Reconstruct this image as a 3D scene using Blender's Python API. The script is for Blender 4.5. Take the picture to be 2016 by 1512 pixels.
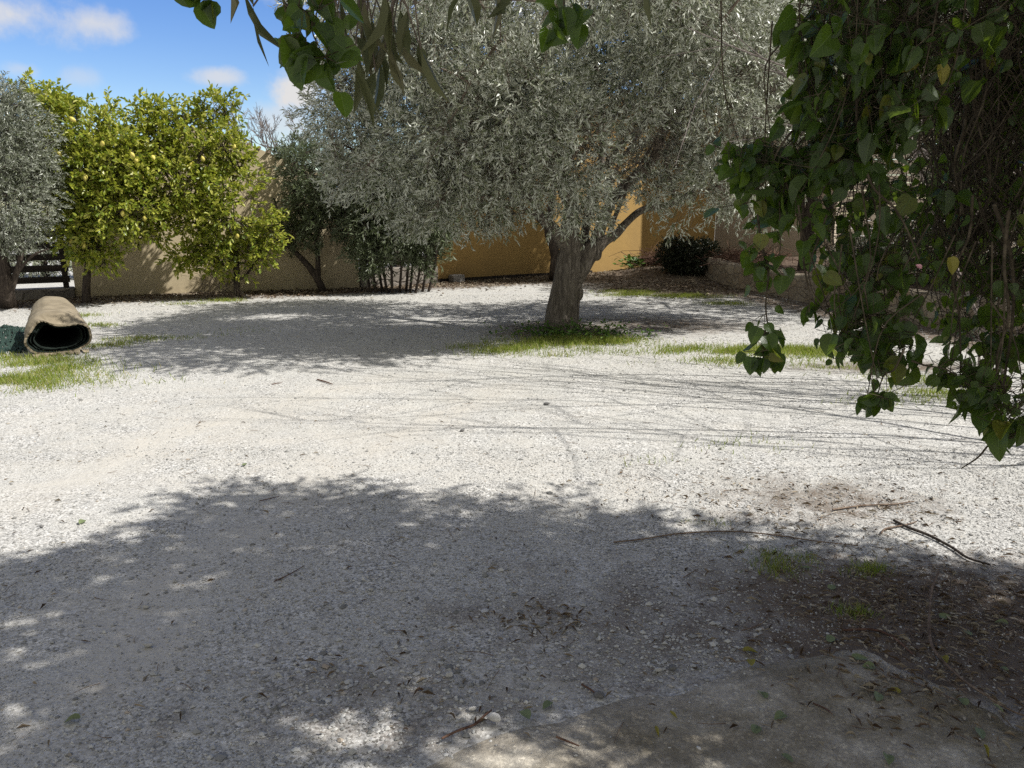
import bpy, math
import numpy as np
from mathutils import Vector

RNG = np.random.default_rng(11)
S = bpy.context.scene
for o in list(bpy.data.objects):
    bpy.data.objects.remove(o)

# ------------------------------------------------------------------ camera, sky, sun, exposure
FPX, CAM_H, PITCH = 1515.0, 1.55, math.radians(13.2)
SUN_EL, SUN_AZ = math.radians(50), math.radians(99)       # azimuth clockwise from +Y
cam_data = bpy.data.cameras.new('camera')
cam_data.sensor_width = 36.0
cam_data.lens = 36.0 * FPX / 2016.0
cam_data.clip_start, cam_data.clip_end = 0.05, 500.0
cam = bpy.data.objects.new('camera', cam_data)
S.collection.objects.link(cam)
cam.location = (0, 0, CAM_H)
cam.rotation_euler = (math.pi / 2 - PITCH, 0, 0)
S.camera = cam

S.view_settings.view_transform = 'Standard'
S.view_settings.look = 'None'
S.view_settings.gamma = 1.0
S.view_settings.exposure = 0.38
S.cycles.max_bounces = 8
S.cycles.diffuse_bounces = 4
S.cycles.transparent_max_bounces = 8
S.cycles.use_denoising = False

TO_SUN = Vector((math.sin(SUN_AZ) * math.cos(SUN_EL), math.cos(SUN_AZ) * math.cos(SUN_EL), math.sin(SUN_EL)))
sd = bpy.data.lights.new('sun', 'SUN')
sd.energy, sd.angle, sd.color = 5.0, math.radians(0.53), (1.0, 0.97, 0.92)
sun = bpy.data.objects.new('sun', sd)
sun.rotation_euler = TO_SUN.to_track_quat('Z', 'Y').to_euler()
sun.location = TO_SUN * 40
S.collection.objects.link(sun)

_c, _s = math.cos(PITCH), math.sin(PITCH)
def ray(u, v):
    a, b = (u - 1008) / FPX, -(v - 756) / FPX
    return np.array([a, _c + b * _s, -_s + b * _c])
def at(u, v, Y):
    r = ray(u, v)
    return np.array([0, 0, CAM_H]) + r * (Y / r[1])
def G(u, v, z=0.0):
    r = ray(u, v)
    return np.array([0, 0, CAM_H]) + r * ((z - CAM_H) / r[2])

world = bpy.data.worlds.new('World')
S.world = world
world.use_nodes = True
nt = world.node_tree
nt.nodes.clear()
wout = nt.nodes.new('ShaderNodeOutputWorld')
bg = nt.nodes.new('ShaderNodeBackground')
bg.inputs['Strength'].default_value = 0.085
sky = nt.nodes.new('ShaderNodeTexSky')
sky.sky_type = 'NISHITA'
sky.sun_disc = False
sky.sun_elevation, sky.sun_rotation = SUN_EL, SUN_AZ
sky.air_density, sky.dust_density, sky.ozone_density = 1.0, 0.3, 2.0
tc = nt.nodes.new('ShaderNodeTexCoord')
nz = nt.nodes.new('ShaderNodeTexNoise')
nz.inputs['Scale'].default_value = 16.0
nz.inputs['Detail'].default_value = 7.0
nz.inputs['Roughness'].default_value = 0.6
nt.links.new(tc.outputs['Generated'], nz.inputs['Vector'])
prev = None
# small fair-weather clouds: direction, half-width, half-height, density
for (u, v, hw, hh, den) in [(40, 30, .085, .030, .9), (185, 45, .045, .020, .8), (435, 150, .036, .013, .75),
                            (590, 175, .045, .034, 1.2), (560, 235, .05, .03, .6), (165, 152, .025, .014, .35), (40, 135, .02, .01, .4),
                            (1060, -20, .3, .06, .8), (1700, 60, .2, .08, .9)]:
    d = ray(u, v)
    d = d / np.linalg.norm(d)
    sub = nt.nodes.new('ShaderNodeVectorMath'); sub.operation = 'SUBTRACT'
    nt.links.new(tc.outputs['Generated'], sub.inputs[0]); sub.inputs[1].default_value = tuple(d)
    mul = nt.nodes.new('ShaderNodeVectorMath'); mul.operation = 'MULTIPLY'
    nt.links.new(sub.outputs[0], mul.inputs[0]); mul.inputs[1].default_value = (1 / hw, 1 / hw, 1 / hh)
    ln = nt.nodes.new('ShaderNodeVectorMath'); ln.operation = 'LENGTH'
    nt.links.new(mul.outputs[0], ln.inputs[0])
    m1 = nt.nodes.new('ShaderNodeMath'); m1.operation = 'MULTIPLY_ADD'      # noise*2.6 - 0.3
    nt.links.new(nz.outputs['Fac'], m1.inputs[0]); m1.inputs[1].default_value = 2.6; m1.inputs[2].default_value = -0.35
    m2 = nt.nodes.new('ShaderNodeMath'); m2.operation = 'SUBTRACT'
    nt.links.new(m1.outputs[0], m2.inputs[0]); nt.links.new(ln.outputs['Value'], m2.inputs[1])
    mr = nt.nodes.new('ShaderNodeMapRange'); mr.interpolation_type = 'SMOOTHSTEP'
    nt.links.new(m2.outputs[0], mr.inputs['Value'])
    mr.inputs['From Min'].default_value = -0.15; mr.inputs['From Max'].default_value = 0.95
    mr.inputs['To Max'].default_value = den
    if prev is None:
        prev = mr.outputs[0]
    else:
        mx = nt.nodes.new('ShaderNodeMath'); mx.operation = 'MAXIMUM'
        nt.links.new(prev, mx.inputs[0]); nt.links.new(mr.outputs[0], mx.inputs[1]); prev = mx.outputs[0]
# unseen broken cloud overhead and behind, added to turn the blue shade neutral
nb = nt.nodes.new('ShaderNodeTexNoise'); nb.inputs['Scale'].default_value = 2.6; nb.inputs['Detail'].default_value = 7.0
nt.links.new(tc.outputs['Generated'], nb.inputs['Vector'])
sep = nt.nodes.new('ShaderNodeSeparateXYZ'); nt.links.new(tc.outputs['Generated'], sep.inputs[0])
far = nt.nodes.new('ShaderNodeMath'); far.operation = 'MULTIPLY_ADD'      # more of the added cloud high up and to the south
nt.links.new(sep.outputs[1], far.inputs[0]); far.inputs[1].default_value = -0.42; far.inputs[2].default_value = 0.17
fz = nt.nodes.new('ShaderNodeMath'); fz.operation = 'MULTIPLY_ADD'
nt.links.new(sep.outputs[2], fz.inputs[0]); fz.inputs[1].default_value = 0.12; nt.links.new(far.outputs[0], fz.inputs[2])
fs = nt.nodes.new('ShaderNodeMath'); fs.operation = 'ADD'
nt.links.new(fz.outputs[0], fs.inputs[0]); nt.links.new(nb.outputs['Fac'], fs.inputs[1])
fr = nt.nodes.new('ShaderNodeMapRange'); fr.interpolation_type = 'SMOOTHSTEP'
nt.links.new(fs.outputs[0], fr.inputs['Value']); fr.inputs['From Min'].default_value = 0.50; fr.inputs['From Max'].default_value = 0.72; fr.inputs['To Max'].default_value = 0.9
cl = nt.nodes.new('ShaderNodeClamp'); nt.links.new(prev, cl.inputs[0])
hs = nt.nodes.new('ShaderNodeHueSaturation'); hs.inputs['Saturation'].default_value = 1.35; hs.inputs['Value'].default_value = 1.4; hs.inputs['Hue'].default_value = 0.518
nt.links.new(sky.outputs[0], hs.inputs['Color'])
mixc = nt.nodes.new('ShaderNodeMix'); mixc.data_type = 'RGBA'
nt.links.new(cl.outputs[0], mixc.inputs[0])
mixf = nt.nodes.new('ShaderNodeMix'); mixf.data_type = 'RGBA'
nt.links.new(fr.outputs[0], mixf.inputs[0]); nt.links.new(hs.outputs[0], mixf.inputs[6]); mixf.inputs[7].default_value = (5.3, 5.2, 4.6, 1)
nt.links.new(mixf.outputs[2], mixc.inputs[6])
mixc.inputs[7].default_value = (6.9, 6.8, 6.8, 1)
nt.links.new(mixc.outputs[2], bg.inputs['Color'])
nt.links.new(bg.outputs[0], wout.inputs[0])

# ------------------------------------------------------------------ mesh helpers
def nrm(a):
    return a / np.maximum(np.linalg.norm(a, axis=-1, keepdims=True), 1e-9)

def tag(o, label=None, cat=None, group=None, kind=None):
    if label: o['label'] = label
    if cat: o['category'] = cat
    if group: o['group'] = group
    if kind: o['kind'] = kind
    return o

def empty(name, loc, label, cat, group=None):
    o = bpy.data.objects.new(name, None)
    o.empty_display_size = 0.2
    o.location = tuple(loc)
    S.collection.objects.link(o)
    return tag(o, label, cat, group)

def build(name, parts, mat, parent=None, smooth=False, attrs=None):
    """parts: list of (V (n,3), F (m,k)) or (V, F, material index); world coordinates."""
    V, idx, tot, mi, base = [], [], [], [], 0
    for p in parts:
        v, f = np.asarray(p[0], float), np.asarray(p[1], np.int64)
        if len(v) == 0: continue
        V.append(v); idx.append((f + base).ravel()); tot.append(np.full(len(f), f.shape[1], np.int64))
        mi.append(np.full(len(f), p[2] if len(p) > 2 else 0, np.int32)); base += len(v)
    V = np.concatenate(V); idx = np.concatenate(idx).astype(np.int32); tot = np.concatenate(tot); mi = np.concatenate(mi)
    if parent is not None:
        V = V - np.array(parent.matrix_world.translation if parent.parent else parent.location)
    st = np.concatenate([[0], np.cumsum(tot)[:-1]]).astype(np.int32)
    me = bpy.data.meshes.new(name)
    me.vertices.add(len(V)); me.vertices.foreach_set('co', V.astype(np.float32).ravel())
    me.loops.add(len(idx)); me.loops.foreach_set('vertex_index', idx)
    me.polygons.add(len(tot)); me.polygons.foreach_set('loop_start', st)
    me.polygons.foreach_set('material_index', mi)
    me.polygons.foreach_set('use_smooth', np.full(len(tot), smooth, bool))
    for m in (mat if isinstance(mat, (list, tuple)) else [mat]):
        me.materials.append(m)
    if attrs:
        for k, a in attrs.items():
            at_ = me.attributes.new(k, 'FLOAT', 'POINT'); at_.data.foreach_set('value', np.asarray(a, np.float32))
    me.update(calc_edges=True)
    me.validate()
    o = bpy.data.objects.new(name, me)
    S.collection.objects.link(o)
    if parent is not None:
        o.parent = parent
    return o

def under(o, root, part):
    """make o a sub-part of the root's child of that name"""
    for ch in root.children:
        if ch.name.split('.')[0] == part:
            o.parent = ch; break
    return o

def recentre(o):
    """move a one-mesh thing's origin to its base"""
    me = o.data
    n = len(me.vertices); c = np.empty(n * 3, np.float32); me.vertices.foreach_get('co', c); c = c.reshape(-1, 3)
    b = np.array([(c[:, 0].min() + c[:, 0].max()) / 2, (c[:, 1].min() + c[:, 1].max()) / 2, c[:, 2].min()], np.float32)
    me.vertices.foreach_set('co', (c - b).ravel()); me.update(); o.location = tuple(float(x) for x in b)
    return o

_WD = np.random.default_rng(3).normal(size=(6, 8, 3))
_WP = np.random.default_rng(4).uniform(0, 6.28, size=(6, 8))
def wob(P, freq=1.0, seed=0):
    """smooth pseudo noise, about -1..1"""
    k = seed % 6
    P = np.asarray(P, float)
    ph = P @ (_WD[k].T * freq) + _WP[k] + seed * 1.7
    return np.sin(ph + 0.8 * np.sin(np.roll(ph, 1, axis=-1))).sum(-1) / 4.0

def cr(pts, n):
    """Catmull-Rom resample"""
    p = np.asarray(pts, float)
    p = np.vstack([2 * p[0] - p[1], p, 2 * p[-1] - p[-2]])
    m = len(p) - 3
    t = np.linspace(0, m - 1e-6, n); i = t.astype(int); f = (t - i)[:, None]
    a, b, c, d = p[i], p[i + 1], p[i + 2], p[i + 3]
    return .5 * (2 * b + (c - a) * f + (2 * a - 5 * b + 4 * c - d) * f ** 2 + (3 * b - a - 3 * c + d) * f ** 3)

def tube(pts, rad, n=8, rough=0.0, ridges=0.0, seed=0, cap=True):
    p = np.asarray(pts, float); m = len(p)
    r = np.full(m, rad, float) if np.isscalar(rad) else np.interp(np.linspace(0, 1, m), np.linspace(0, 1, len(rad)), rad)
    T = nrm(np.gradient(p, axis=0))
    u = np.cross(T[0], [0.3, 0.9, 0.31]); u = u / np.linalg.norm(u)
    ang = np.arange(n) * 2 * math.pi / n
    V = np.empty((m, n, 3))
    for i in range(m):
        u = u - T[i] * np.dot(u, T[i]); u = u / np.linalg.norm(u); w = np.cross(T[i], u)
        V[i] = p[i] + r[i] * (np.cos(ang)[:, None] * u + np.sin(ang)[:, None] * w)
    if rough or ridges:
        c = p[:, None, :]; off = V - c
        k = 1 + rough * wob(V, 7.0, seed)
        if ridges:
            s = np.linspace(0, 1, m)[:, None]
            k = k + ridges * (np.sin(ang * 7 + 5 * s + seed) * .6 + np.sin(ang * 13 - 3 * s + 2 * wob(V, 3, seed + 1)) * .5)
        V = c + off * k[..., None]
    V = V.reshape(-1, 3)
    i, j = np.meshgrid(np.arange(m - 1), np.arange(n), indexing='ij')
    j2 = (j + 1) % n
    F = np.stack([i * n + j, i * n + j2, (i + 1) * n + j2, (i + 1) * n + j], -1).reshape(-1, 4)
    out = [(V, F)]
    if cap:
        for k, ring in ((0, np.arange(n)[::-1]), (m - 1, np.arange(n) + (m - 1) * n)):
            vv = np.vstack([p[k], V[ring]])
            out.append((vv, np.array([[0, 1 + a, 1 + (a + 1) % n] for a in range(n)])))
    return out

def twig_tubes(P0, P1, P2, r0, r1, n=3):
    """many thin bent 3-sided twigs at once: start, middle, end"""
    P0, P1, P2 = map(np.asarray, (P0, P1, P2)); m = len(P0)
    T = nrm(P2 - P0); A = nrm(np.cross(T, [0.21, 0.37, 0.9])); B = np.cross(T, A)
    ang = np.arange(n) * 2 * math.pi / n
    ring = np.cos(ang)[None, :, None] * A[:, None] + np.sin(ang)[None, :, None] * B[:, None]
    r0 = np.broadcast_to(r0, (m,))[:, None, None]; r1 = np.broadcast_to(r1, (m,))[:, None, None]
    V = np.stack([P0[:, None] + ring * r0, P1[:, None] + ring * (r0 + r1) / 2, P2[:, None] + ring * r1], 1)  # m,3,n,3
    f = []
    for s in range(2):
        for j in range(n):
            j2 = (j + 1) % n
            f.append([s * n + j, s * n + j2, (s + 1) * n + j2, (s + 1) * n + j])
    F = (np.array(f)[None] + (np.arange(m) * 3 * n)[:, None, None]).reshape(-1, 4)
    return [(V.reshape(-1, 3), F)]

LEAF = {
    'lance': (np.array([[0, 0, 0], [.5, .42, .10], [0, 1, -.06], [-.5, .42, .10]]), np.array([[0, 1, 2], [0, 2, 3]])),
    'lance6': (np.array([[0, 0, 0], [.42, .28, .08], [.45, .6, .08], [0, 1, -.12], [-.45, .6, .08], [-.42, .28, .08], [0, .5, 0]]),
               np.array([[0, 1, 6], [1, 2, 6], [2, 3, 6], [3, 4, 6], [4, 5, 6], [5, 0, 6]])),
    'oval': (np.array([[0, 0, 0], [.42, .3, .07], [.40, .68, .07], [0, 1, -.08], [-.40, .68, .07], [-.42, .3, .07]]),
             np.array([[0, 1, 2], [0, 2, 3], [0, 3, 4], [0, 4, 5]])),
    'heart': (np.array([[0, .05, 0], [.22, .02, .05], [.43, .16, .12], [.49, .40, .15], [.38, .66, .09], [.17, .88, -.02], [0, 1.0, -.10],
                        [-.17, .88, -.02], [-.38, .66, .09], [-.49, .40, .15], [-.43, .16, .12], [-.22, .02, .05], [0, .5, .0]]),
              np.array([[12, k, (k + 1) % 12] for k in range(12)])),
    'blade': (np.array([[-.5, 0, 0], [.5, 0, 0], [.38, .5, .05], [-.38, .5, .05], [0, 1, .22]]), np.array([[0, 1, 2], [0, 2, 3], [3, 2, 4]])),
}
def leaves(P, D, N, L, W, shape='lance'):
    """one leaf per row of P: base, direction, normal hint, length, width"""
    T, F = LEAF[shape]
    P = np.asarray(P, float); m = len(P)
    if m == 0: return (np.zeros((0, 3)), np.zeros((0, 3), int))
    D = nrm(D); Sd = nrm(np.cross(D, N)); Nn = np.cross(Sd, D)
    L = np.broadcast_to(L, (m,))[:, None, None]; W = np.broadcast_to(W, (m,))[:, None, None]
    V = P[:, None] + T[None, :, 1:2] * L * D[:, None] + T[None, :, 0:1] * W * Sd[:, None] + T[None, :, 2:3] * RNG.uniform(.2, 2.0, (m, 1, 1)) * L * Nn[:, None]
    FF = (F[None] + (np.arange(m) * len(T))[:, None, None]).reshape(-1, F.shape[1])
    return (V.reshape(-1, 3), FF)

def heart_attr(parts):
    k = sum(len(p[0]) for p in parts) // 13; T = LEAF['heart'][0]
    return {'lx': np.tile(T[:, 0], k), 'ly': np.tile(T[:, 1], k)}

def rdir(n):
    return nrm(RNG.normal(size=(n, 3)))

def sprays(P, D, L, k, leaf_l, leaf_w, shape='lance', spread=.75, up=0.0, droop=0.0, jit=.25):
    """twigs from P along D of length L, each with k leaves; returns the leaf mesh and the twig polyline"""
    n = len(P); D = nrm(D); L = np.broadcast_to(L, (n,))
    A = nrm(np.cross(D, rdir(n))); B = np.cross(D, A)
    t = (np.arange(k) + .5) / k
    pos = P[:, None] + D[:, None] * (L[:, None] * t)[..., None]
    pos[..., 2] -= droop * (L[:, None] * t ** 2)
    ang = np.arange(k) * math.pi + np.floor(np.arange(k) / 2) * 1.2 + RNG.normal(0, .35, (n, k))
    side = np.cos(ang)[..., None] * A[:, None] + np.sin(ang)[..., None] * B[:, None]
    f = spread * (1.1 - .5 * t)[None, :, None]
    d = D[:, None] * (1 - .4 * f) + side * f + RNG.normal(0, jit, (n, k, 3))
    d[..., 2] -= droop * .5
    d = nrm(d.reshape(-1, 3)); pos = pos.reshape(-1, 3)
    N = rdir(len(pos)); N[:, 2] += up
    ll = leaf_l * RNG.uniform(.7, 1.2, len(pos)); lw = leaf_w * RNG.uniform(.75, 1.2, len(pos))
    P2 = P + D * L[:, None]; P2[:, 2] -= droop * L
    P1 = P + D * L[:, None] * .5; P1[:, 2] -= droop * L * .25
    return leaves(pos, d, N, ll, lw, shape), (P, P1, P2)

def blob_points(blobs, n, bias=3.0):
    """points and outward directions spread through a set of ellipsoids (centre, radii), more of them near the surface"""
    vol = np.array([np.prod(r) ** (2 / 3) for c, r in blobs]); cnt = RNG.multinomial(n, vol / vol.sum())
    P, O = [], []
    for (c, r), k in zip(blobs, cnt):
        d = rdir(k); q = RNG.uniform(0, 1, k) ** (1 / bias)
        P.append(np.array(c) + d * np.array(r) * q[:, None]); O.append(nrm(d / np.array(r)))
    return np.vstack(P), np.vstack(O)

def thin(bl): return [(c, (r[0], r[1] * .6, r[2])) for c, r in bl]
def pb(u, v, Y, hw, hh, dep):
    """an ellipsoid given by where its centre is seen and its size there"""
    return (at(u, v, Y), (hw * Y / FPX, dep, hh * Y / FPX))

# ------------------------------------------------------------------ materials
def mat_nodes(name):
    m = bpy.data.materials.new(name); m.use_nodes = True
    n = m.node_tree.nodes; l = m.node_tree.links
    return m, n, l, n['Principled BSDF']

def c4(c): return (*c, 1.0)

def ramp(n, l, src, stops):
    r = n.new('ShaderNodeValToRGB')
    e = r.color_ramp.elements
    while len(e) < len(stops): e.new(.5)
    for q, (p, c) in zip(e, stops): q.position = p; q.color = c4(c)
    l.new(src, r.inputs[0]); return r.outputs[0]

def noise(n, l, scale, detail=4, rough=.55, vec=None, stretch=None, dist=0.0):
    t = n.new('ShaderNodeTexNoise'); t.inputs['Scale'].default_value = scale
    t.inputs['Detail'].default_value = detail; t.inputs['Roughness'].default_value = rough; t.inputs['Distortion'].default_value = dist
    if vec is None:
        vec = n.new('ShaderNodeTexCoord').outputs['Object']
    if stretch:
        mp = n.new('ShaderNodeMapping'); mp.inputs['Scale'].default_value = stretch; l.new(vec, mp.inputs[0]); vec = mp.outputs[0]
    l.new(vec, t.inputs['Vector']); return t.outputs['Fac']

def mixrgb(n, l, f, a, b, mode='MIX'):
    m = n.new('ShaderNodeMix'); m.data_type = 'RGBA'; m.blend_type = mode
    for s, i in ((f, 0), (a, 6), (b, 7)):
        if hasattr(s, 'is_linked'): l.new(s, m.inputs[i])
        else: m.inputs[i].default_value = s if i == 0 else c4(s)
    return m.outputs[2]

def bump(n, l, h, strength, dist, p, normal=None):
    b = n.new('ShaderNodeBump'); b.inputs['Strength'].default_value = strength; b.inputs['Distance'].default_value = dist
    l.new(h, b.inputs['Height'])
    if normal is not None: l.new(normal, b.inputs['Normal'])
    if p is not None: l.new(b.outputs[0], p.inputs['Normal'])
    return b.outputs[0]

def leaf_mat(name, cols, under=None, trans=.3, rough=.45, tcol=None, spec=.35):
    m, n, l, p = mat_nodes(name)
    g = n.new('ShaderNodeNewGeometry')
    k = len(cols) - 1
    col = ramp(n, l, g.outputs['Random Per Island'], [(i / max(k, 1), c) for i, c in enumerate(cols)])
    col = mixrgb(n, l, .35, col, mixrgb(n, l, noise(n, l, 1.3, 3), (.55, .55, .55), (1.45, 1.4, 1.25)), 'MULTIPLY')
    if under is not None:
        col = mixrgb(n, l, g.outputs['Backfacing'], col, under)
    l.new(col, p.inputs['Base Color']); p.inputs['Roughness'].default_value = rough
    p.inputs['Specular IOR Level'].default_value = spec
    t = n.new('ShaderNodeBsdfTranslucent')
    if tcol is None: l.new(col, t.inputs[0])
    else: l.new(mixrgb(n, l, .6, col, tcol), t.inputs[0])
    mx = n.new('ShaderNodeMixShader'); mx.inputs[0].default_value = trans
    l.new(p.outputs[0], mx.inputs[1]); l.new(t.outputs[0], mx.inputs[2])
    l.new(mx.outputs[0], n['Material Output'].inputs[0])
    return m

def bark_mat(name, a, b, scale=9, depth=.02, stretch=(3, 3, .5)):
    m, n, l, p = mat_nodes(name)
    f = noise(n, l, scale, 8, .65, stretch=stretch, dist=.6)
    f2 = noise(n, l, 2.0, 3)
    col = ramp(n, l, f, [(.3, tuple(x * .35 for x in a)), (.5, a), (.75, b)])
    col = mixrgb(n, l, .5, col, mixrgb(n, l, f2, (.6, .6, .62), (1.3, 1.25, 1.15)), 'MULTIPLY')
    l.new(col, p.inputs['Base Color']); p.inputs['Roughness'].default_value = .9; p.inputs['Specular IOR Level'].default_value = .15
    bump(n, l, f, 1.0, depth, p)
    return m

def plaster_mat(name, col, stain, amt=.35, grooves=0):
    m, n, l, p = mat_nodes(name)
    f = noise(n, l, .9, 6, .6, stretch=(1, 1, .35)); f2 = noise(n, l, 14, 5, .6)
    c = mixrgb(n, l, ramp(n, l, f, [(.42, (0, 0, 0)), (.75, (amt, amt, amt))]), col, stain)
    c = mixrgb(n, l, .25, c, mixrgb(n, l, f2, (.75, .75, .75), (1.2, 1.2, 1.2)), 'MULTIPLY')
    tcw = n.new('ShaderNodeTexCoord').outputs['Object']
    sx = n.new('ShaderNodeSeparateXYZ'); l.new(tcw, sx.inputs[0])
    # splashed dirt along the foot of the wall
    mr = n.new('ShaderNodeMapRange'); l.new(sx.outputs[2], mr.inputs[0]); mr.inputs[1].default_value = .0; mr.inputs[2].default_value = .45
    mr.inputs[3].default_value = .75; mr.inputs[4].default_value = 0
    mm = n.new('ShaderNodeMath'); mm.operation = 'MULTIPLY'; l.new(mr.outputs[0], mm.inputs[0]); l.new(noise(n, l, 5, 6, .65), mm.inputs[1])
    c = mixrgb(n, l, mm.outputs[0], c, stain)
    l.new(c, p.inputs['Base Color']); p.inputs['Roughness'].default_value = .88; p.inputs['Specular IOR Level'].default_value = .2
    h = noise(n, l, 60, 4, .6)
    b = bump(n, l, h, .35, .004, None)
    bump(n, l, noise(n, l, 2.2, 3), .5, .02, p, b)
    return m

M = {}
M['olive_leaf'] = leaf_mat('olive_leaf', [(.10, .13, .065), (.20, .235, .135), (.44, .46, .34), (.28, .31, .195)], under=(.56, .58, .49), trans=.22, rough=.32, spec=.6)
M['olive_leaf_dark'] = leaf_mat('olive_leaf_dark', [(.09, .115, .055), (.15, .18, .10), (.26, .285, .19), (.19, .22, .13)], under=(.36, .38, .31), trans=.2, rough=.38, spec=.5)
M['olive_bark'] = bark_mat('olive_bark', (.15, .13, .108), (.29, .26, .22), 10, .03)
M['twig'] = bark_mat('twig', (.16, .13, .105), (.30, .255, .21), 20, .004, (1, 1, 1))
M['dark_bark'] = bark_mat('dark_bark', (.06, .048, .04), (.13, .105, .085), 12, .015)
M['lemon_leaf'] = leaf_mat('lemon_leaf', [(.10, .165, .02), (.22, .28, .035), (.38, .41, .065), (.50, .49, .12)], trans=.36, rough=.38, tcol=(.52, .55, .05), spec=.5)
M['oleander_leaf'] = leaf_mat('oleander_leaf', [(.05, .075, .03), (.09, .12, .045), (.14, .17, .07)], under=(.17, .20, .12), trans=.25, rough=.42)
M['hedge_leaf'] = leaf_mat('hedge_leaf', [(.02, .03, .016), (.035, .045, .022), (.05, .05, .03)], trans=.1, rough=.4)
M['vine_leaf'] = leaf_mat('vine_leaf', [(.022, .05, .010), (.035, .075, .012), (.06, .10, .018), (.03, .06, .018), (.045, .085, .012), (.025, .055, .012), (.055, .10, .016), (.04, .075, .022), (.03, .065, .012), (.05, .085, .015), (.17, .15, .03)], under=(.06, .09, .035), trans=.45, rough=.34, tcol=(.22, .33, .015), spec=.45)
def add_veins(m):
    n, l = m.node_tree.nodes, m.node_tree.links
    def A(k):
        a = n.new('ShaderNodeAttribute'); a.attribute_name = k; return a.outputs['Fac']
    def mt(op, *a):
        q = n.new('ShaderNodeMath'); q.operation = op
        for i, x in enumerate(a):
            if hasattr(x, 'is_linked'): l.new(x, q.inputs[i])
            else: q.inputs[i].default_value = x
        return q.outputs[0]
    ax = mt('ABSOLUTE', A('lx')); ly = A('ly')
    mid = mt('LESS_THAN', ax, .016)
    side = mt('GREATER_THAN', mt('SINE', mt('SUBTRACT', mt('MULTIPLY', ly, 38.0), mt('MULTIPLY', ax, 30.0))), .94)
    vein = mt('MAXIMUM', mid, mt('MULTIPLY', side, .5))
    p = n['Principled BSDF']
    src = p.inputs['Base Color'].links[0].from_socket
    c = mixrgb(n, l, vein, src, (.12, .17, .06))
    blot = ramp(n, l, noise(n, l, 28, 5, .65), [(.66, (0, 0, 0)), (.74, (.8, .8, .8))])
    c = mixrgb(n, l, blot, c, (.13, .10, .035))
    l.new(c, p.inputs['Base Color'])
    bump(n, l, vein, .6, .0006, p)
add_veins(M['vine_leaf'])
M['yellow_leaf'] = leaf_mat('yellow_leaf', [(.28, .26, .05), (.35, .29, .05)], trans=.35)
M['canopy_leaf'] = leaf_mat('canopy_leaf', [(.07, .085, .035), (.11, .12, .05), (.16, .15, .075)], trans=.3, rough=.5)
M['dry_leaf'] = leaf_mat('dry_leaf', [(.07, .045, .03), (.14, .10, .065), (.26, .21, .15), (.38, .34, .27), (.12, .08, .055)], trans=.05, rough=.8, spec=.1)
M['fallen_green'] = leaf_mat('fallen_green', [(.10, .14, .05), (.20, .23, .12), (.28, .28, .13)], under=(.30, .33, .24), trans=.1, rough=.6)
M['grass'] = leaf_mat('grass', [(.10, .16, .018), (.17, .24, .03), (.25, .30, .045), (.30, .30, .09), (.42, .36, .20)], trans=.38, rough=.5, tcol=(.36, .48, .04))
M['weed'] = leaf_mat('weed', [(.05, .11, .02), (.09, .17, .03), (.14, .22, .04)], trans=.3, rough=.5)
M['vine_stem'] = bark_mat('vine_stem', (.075, .06, .042), (.17, .14, .10), 25, .002, (1, 1, 1))
M['stick'] = bark_mat('stick', (.17, .125, .095), (.33, .26, .2), 25, .003, (1, 1, 1))
M['brush'] = bark_mat('brush', (.13, .075, .055), (.25, .17, .125), 25, .003, (1, 1, 1))
M['cream'] = plaster_mat('cream_plaster', (.56, .47, .31), (.36, .29, .19), .55)
M['orange'] = plaster_mat('ochre_plaster', (.41, .265, .095), (.27, .18, .08), .6)
M['beige'] = plaster_mat('beige_plaster', (.46, .39, .31), (.32, .27, .21), .6)

def simple(name, a, b, scale=8, rough=.8, bd=.0, bscale=30, metal=0, stretch=None):
    m, n, l, p = mat_nodes(name)
    f = noise(n, l, scale, 6, .6, stretch=stretch)
    l.new(ramp(n, l, f, [(.3, a), (.7, b)]), p.inputs['Base Color']); p.inputs['Roughness'].default_value = rough
    p.inputs['Metallic'].default_value = metal; p.inputs['Specular IOR Level'].default_value = .25
    if bd: bump(n, l, noise(n, l, bscale, 5, .6, stretch=stretch), 1, bd, p)
    return m
M['fence'] = simple('dark_timber', (.018, .014, .011), (.05, .038, .03), 6, .75, .003, 25, stretch=(.4, .4, 6))
M['carpet_back'] = simple('carpet_backing', (.17, .14, .095), (.31, .26, .18), 5, .95, .004, 120)
M['carpet_face'] = simple('green_turf_face', (.008, .012, .010), (.016, .026, .02), 40, .95, .006, 150)
M['tile'] = simple('roof_tile', (.26, .19, .14), (.44, .35, .26), 5, .85, .004, 30)
M['net'] = simple('green_net', (.014, .03, .024), (.034, .064, .05), 60, .85, .004, 120)
M['lemon'] = simple('lemon_skin', (.50, .42, .08), (.66, .58, .16), 8, .45, .001, 150)
M['petal'] = simple('pink_petal', (.75, .35, .42), (.85, .5, .55), 8, .5)
M['grey_box'] = simple('grey_box', (.2, .19, .18), (.32, .30, .28), 10, .6)

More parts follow.
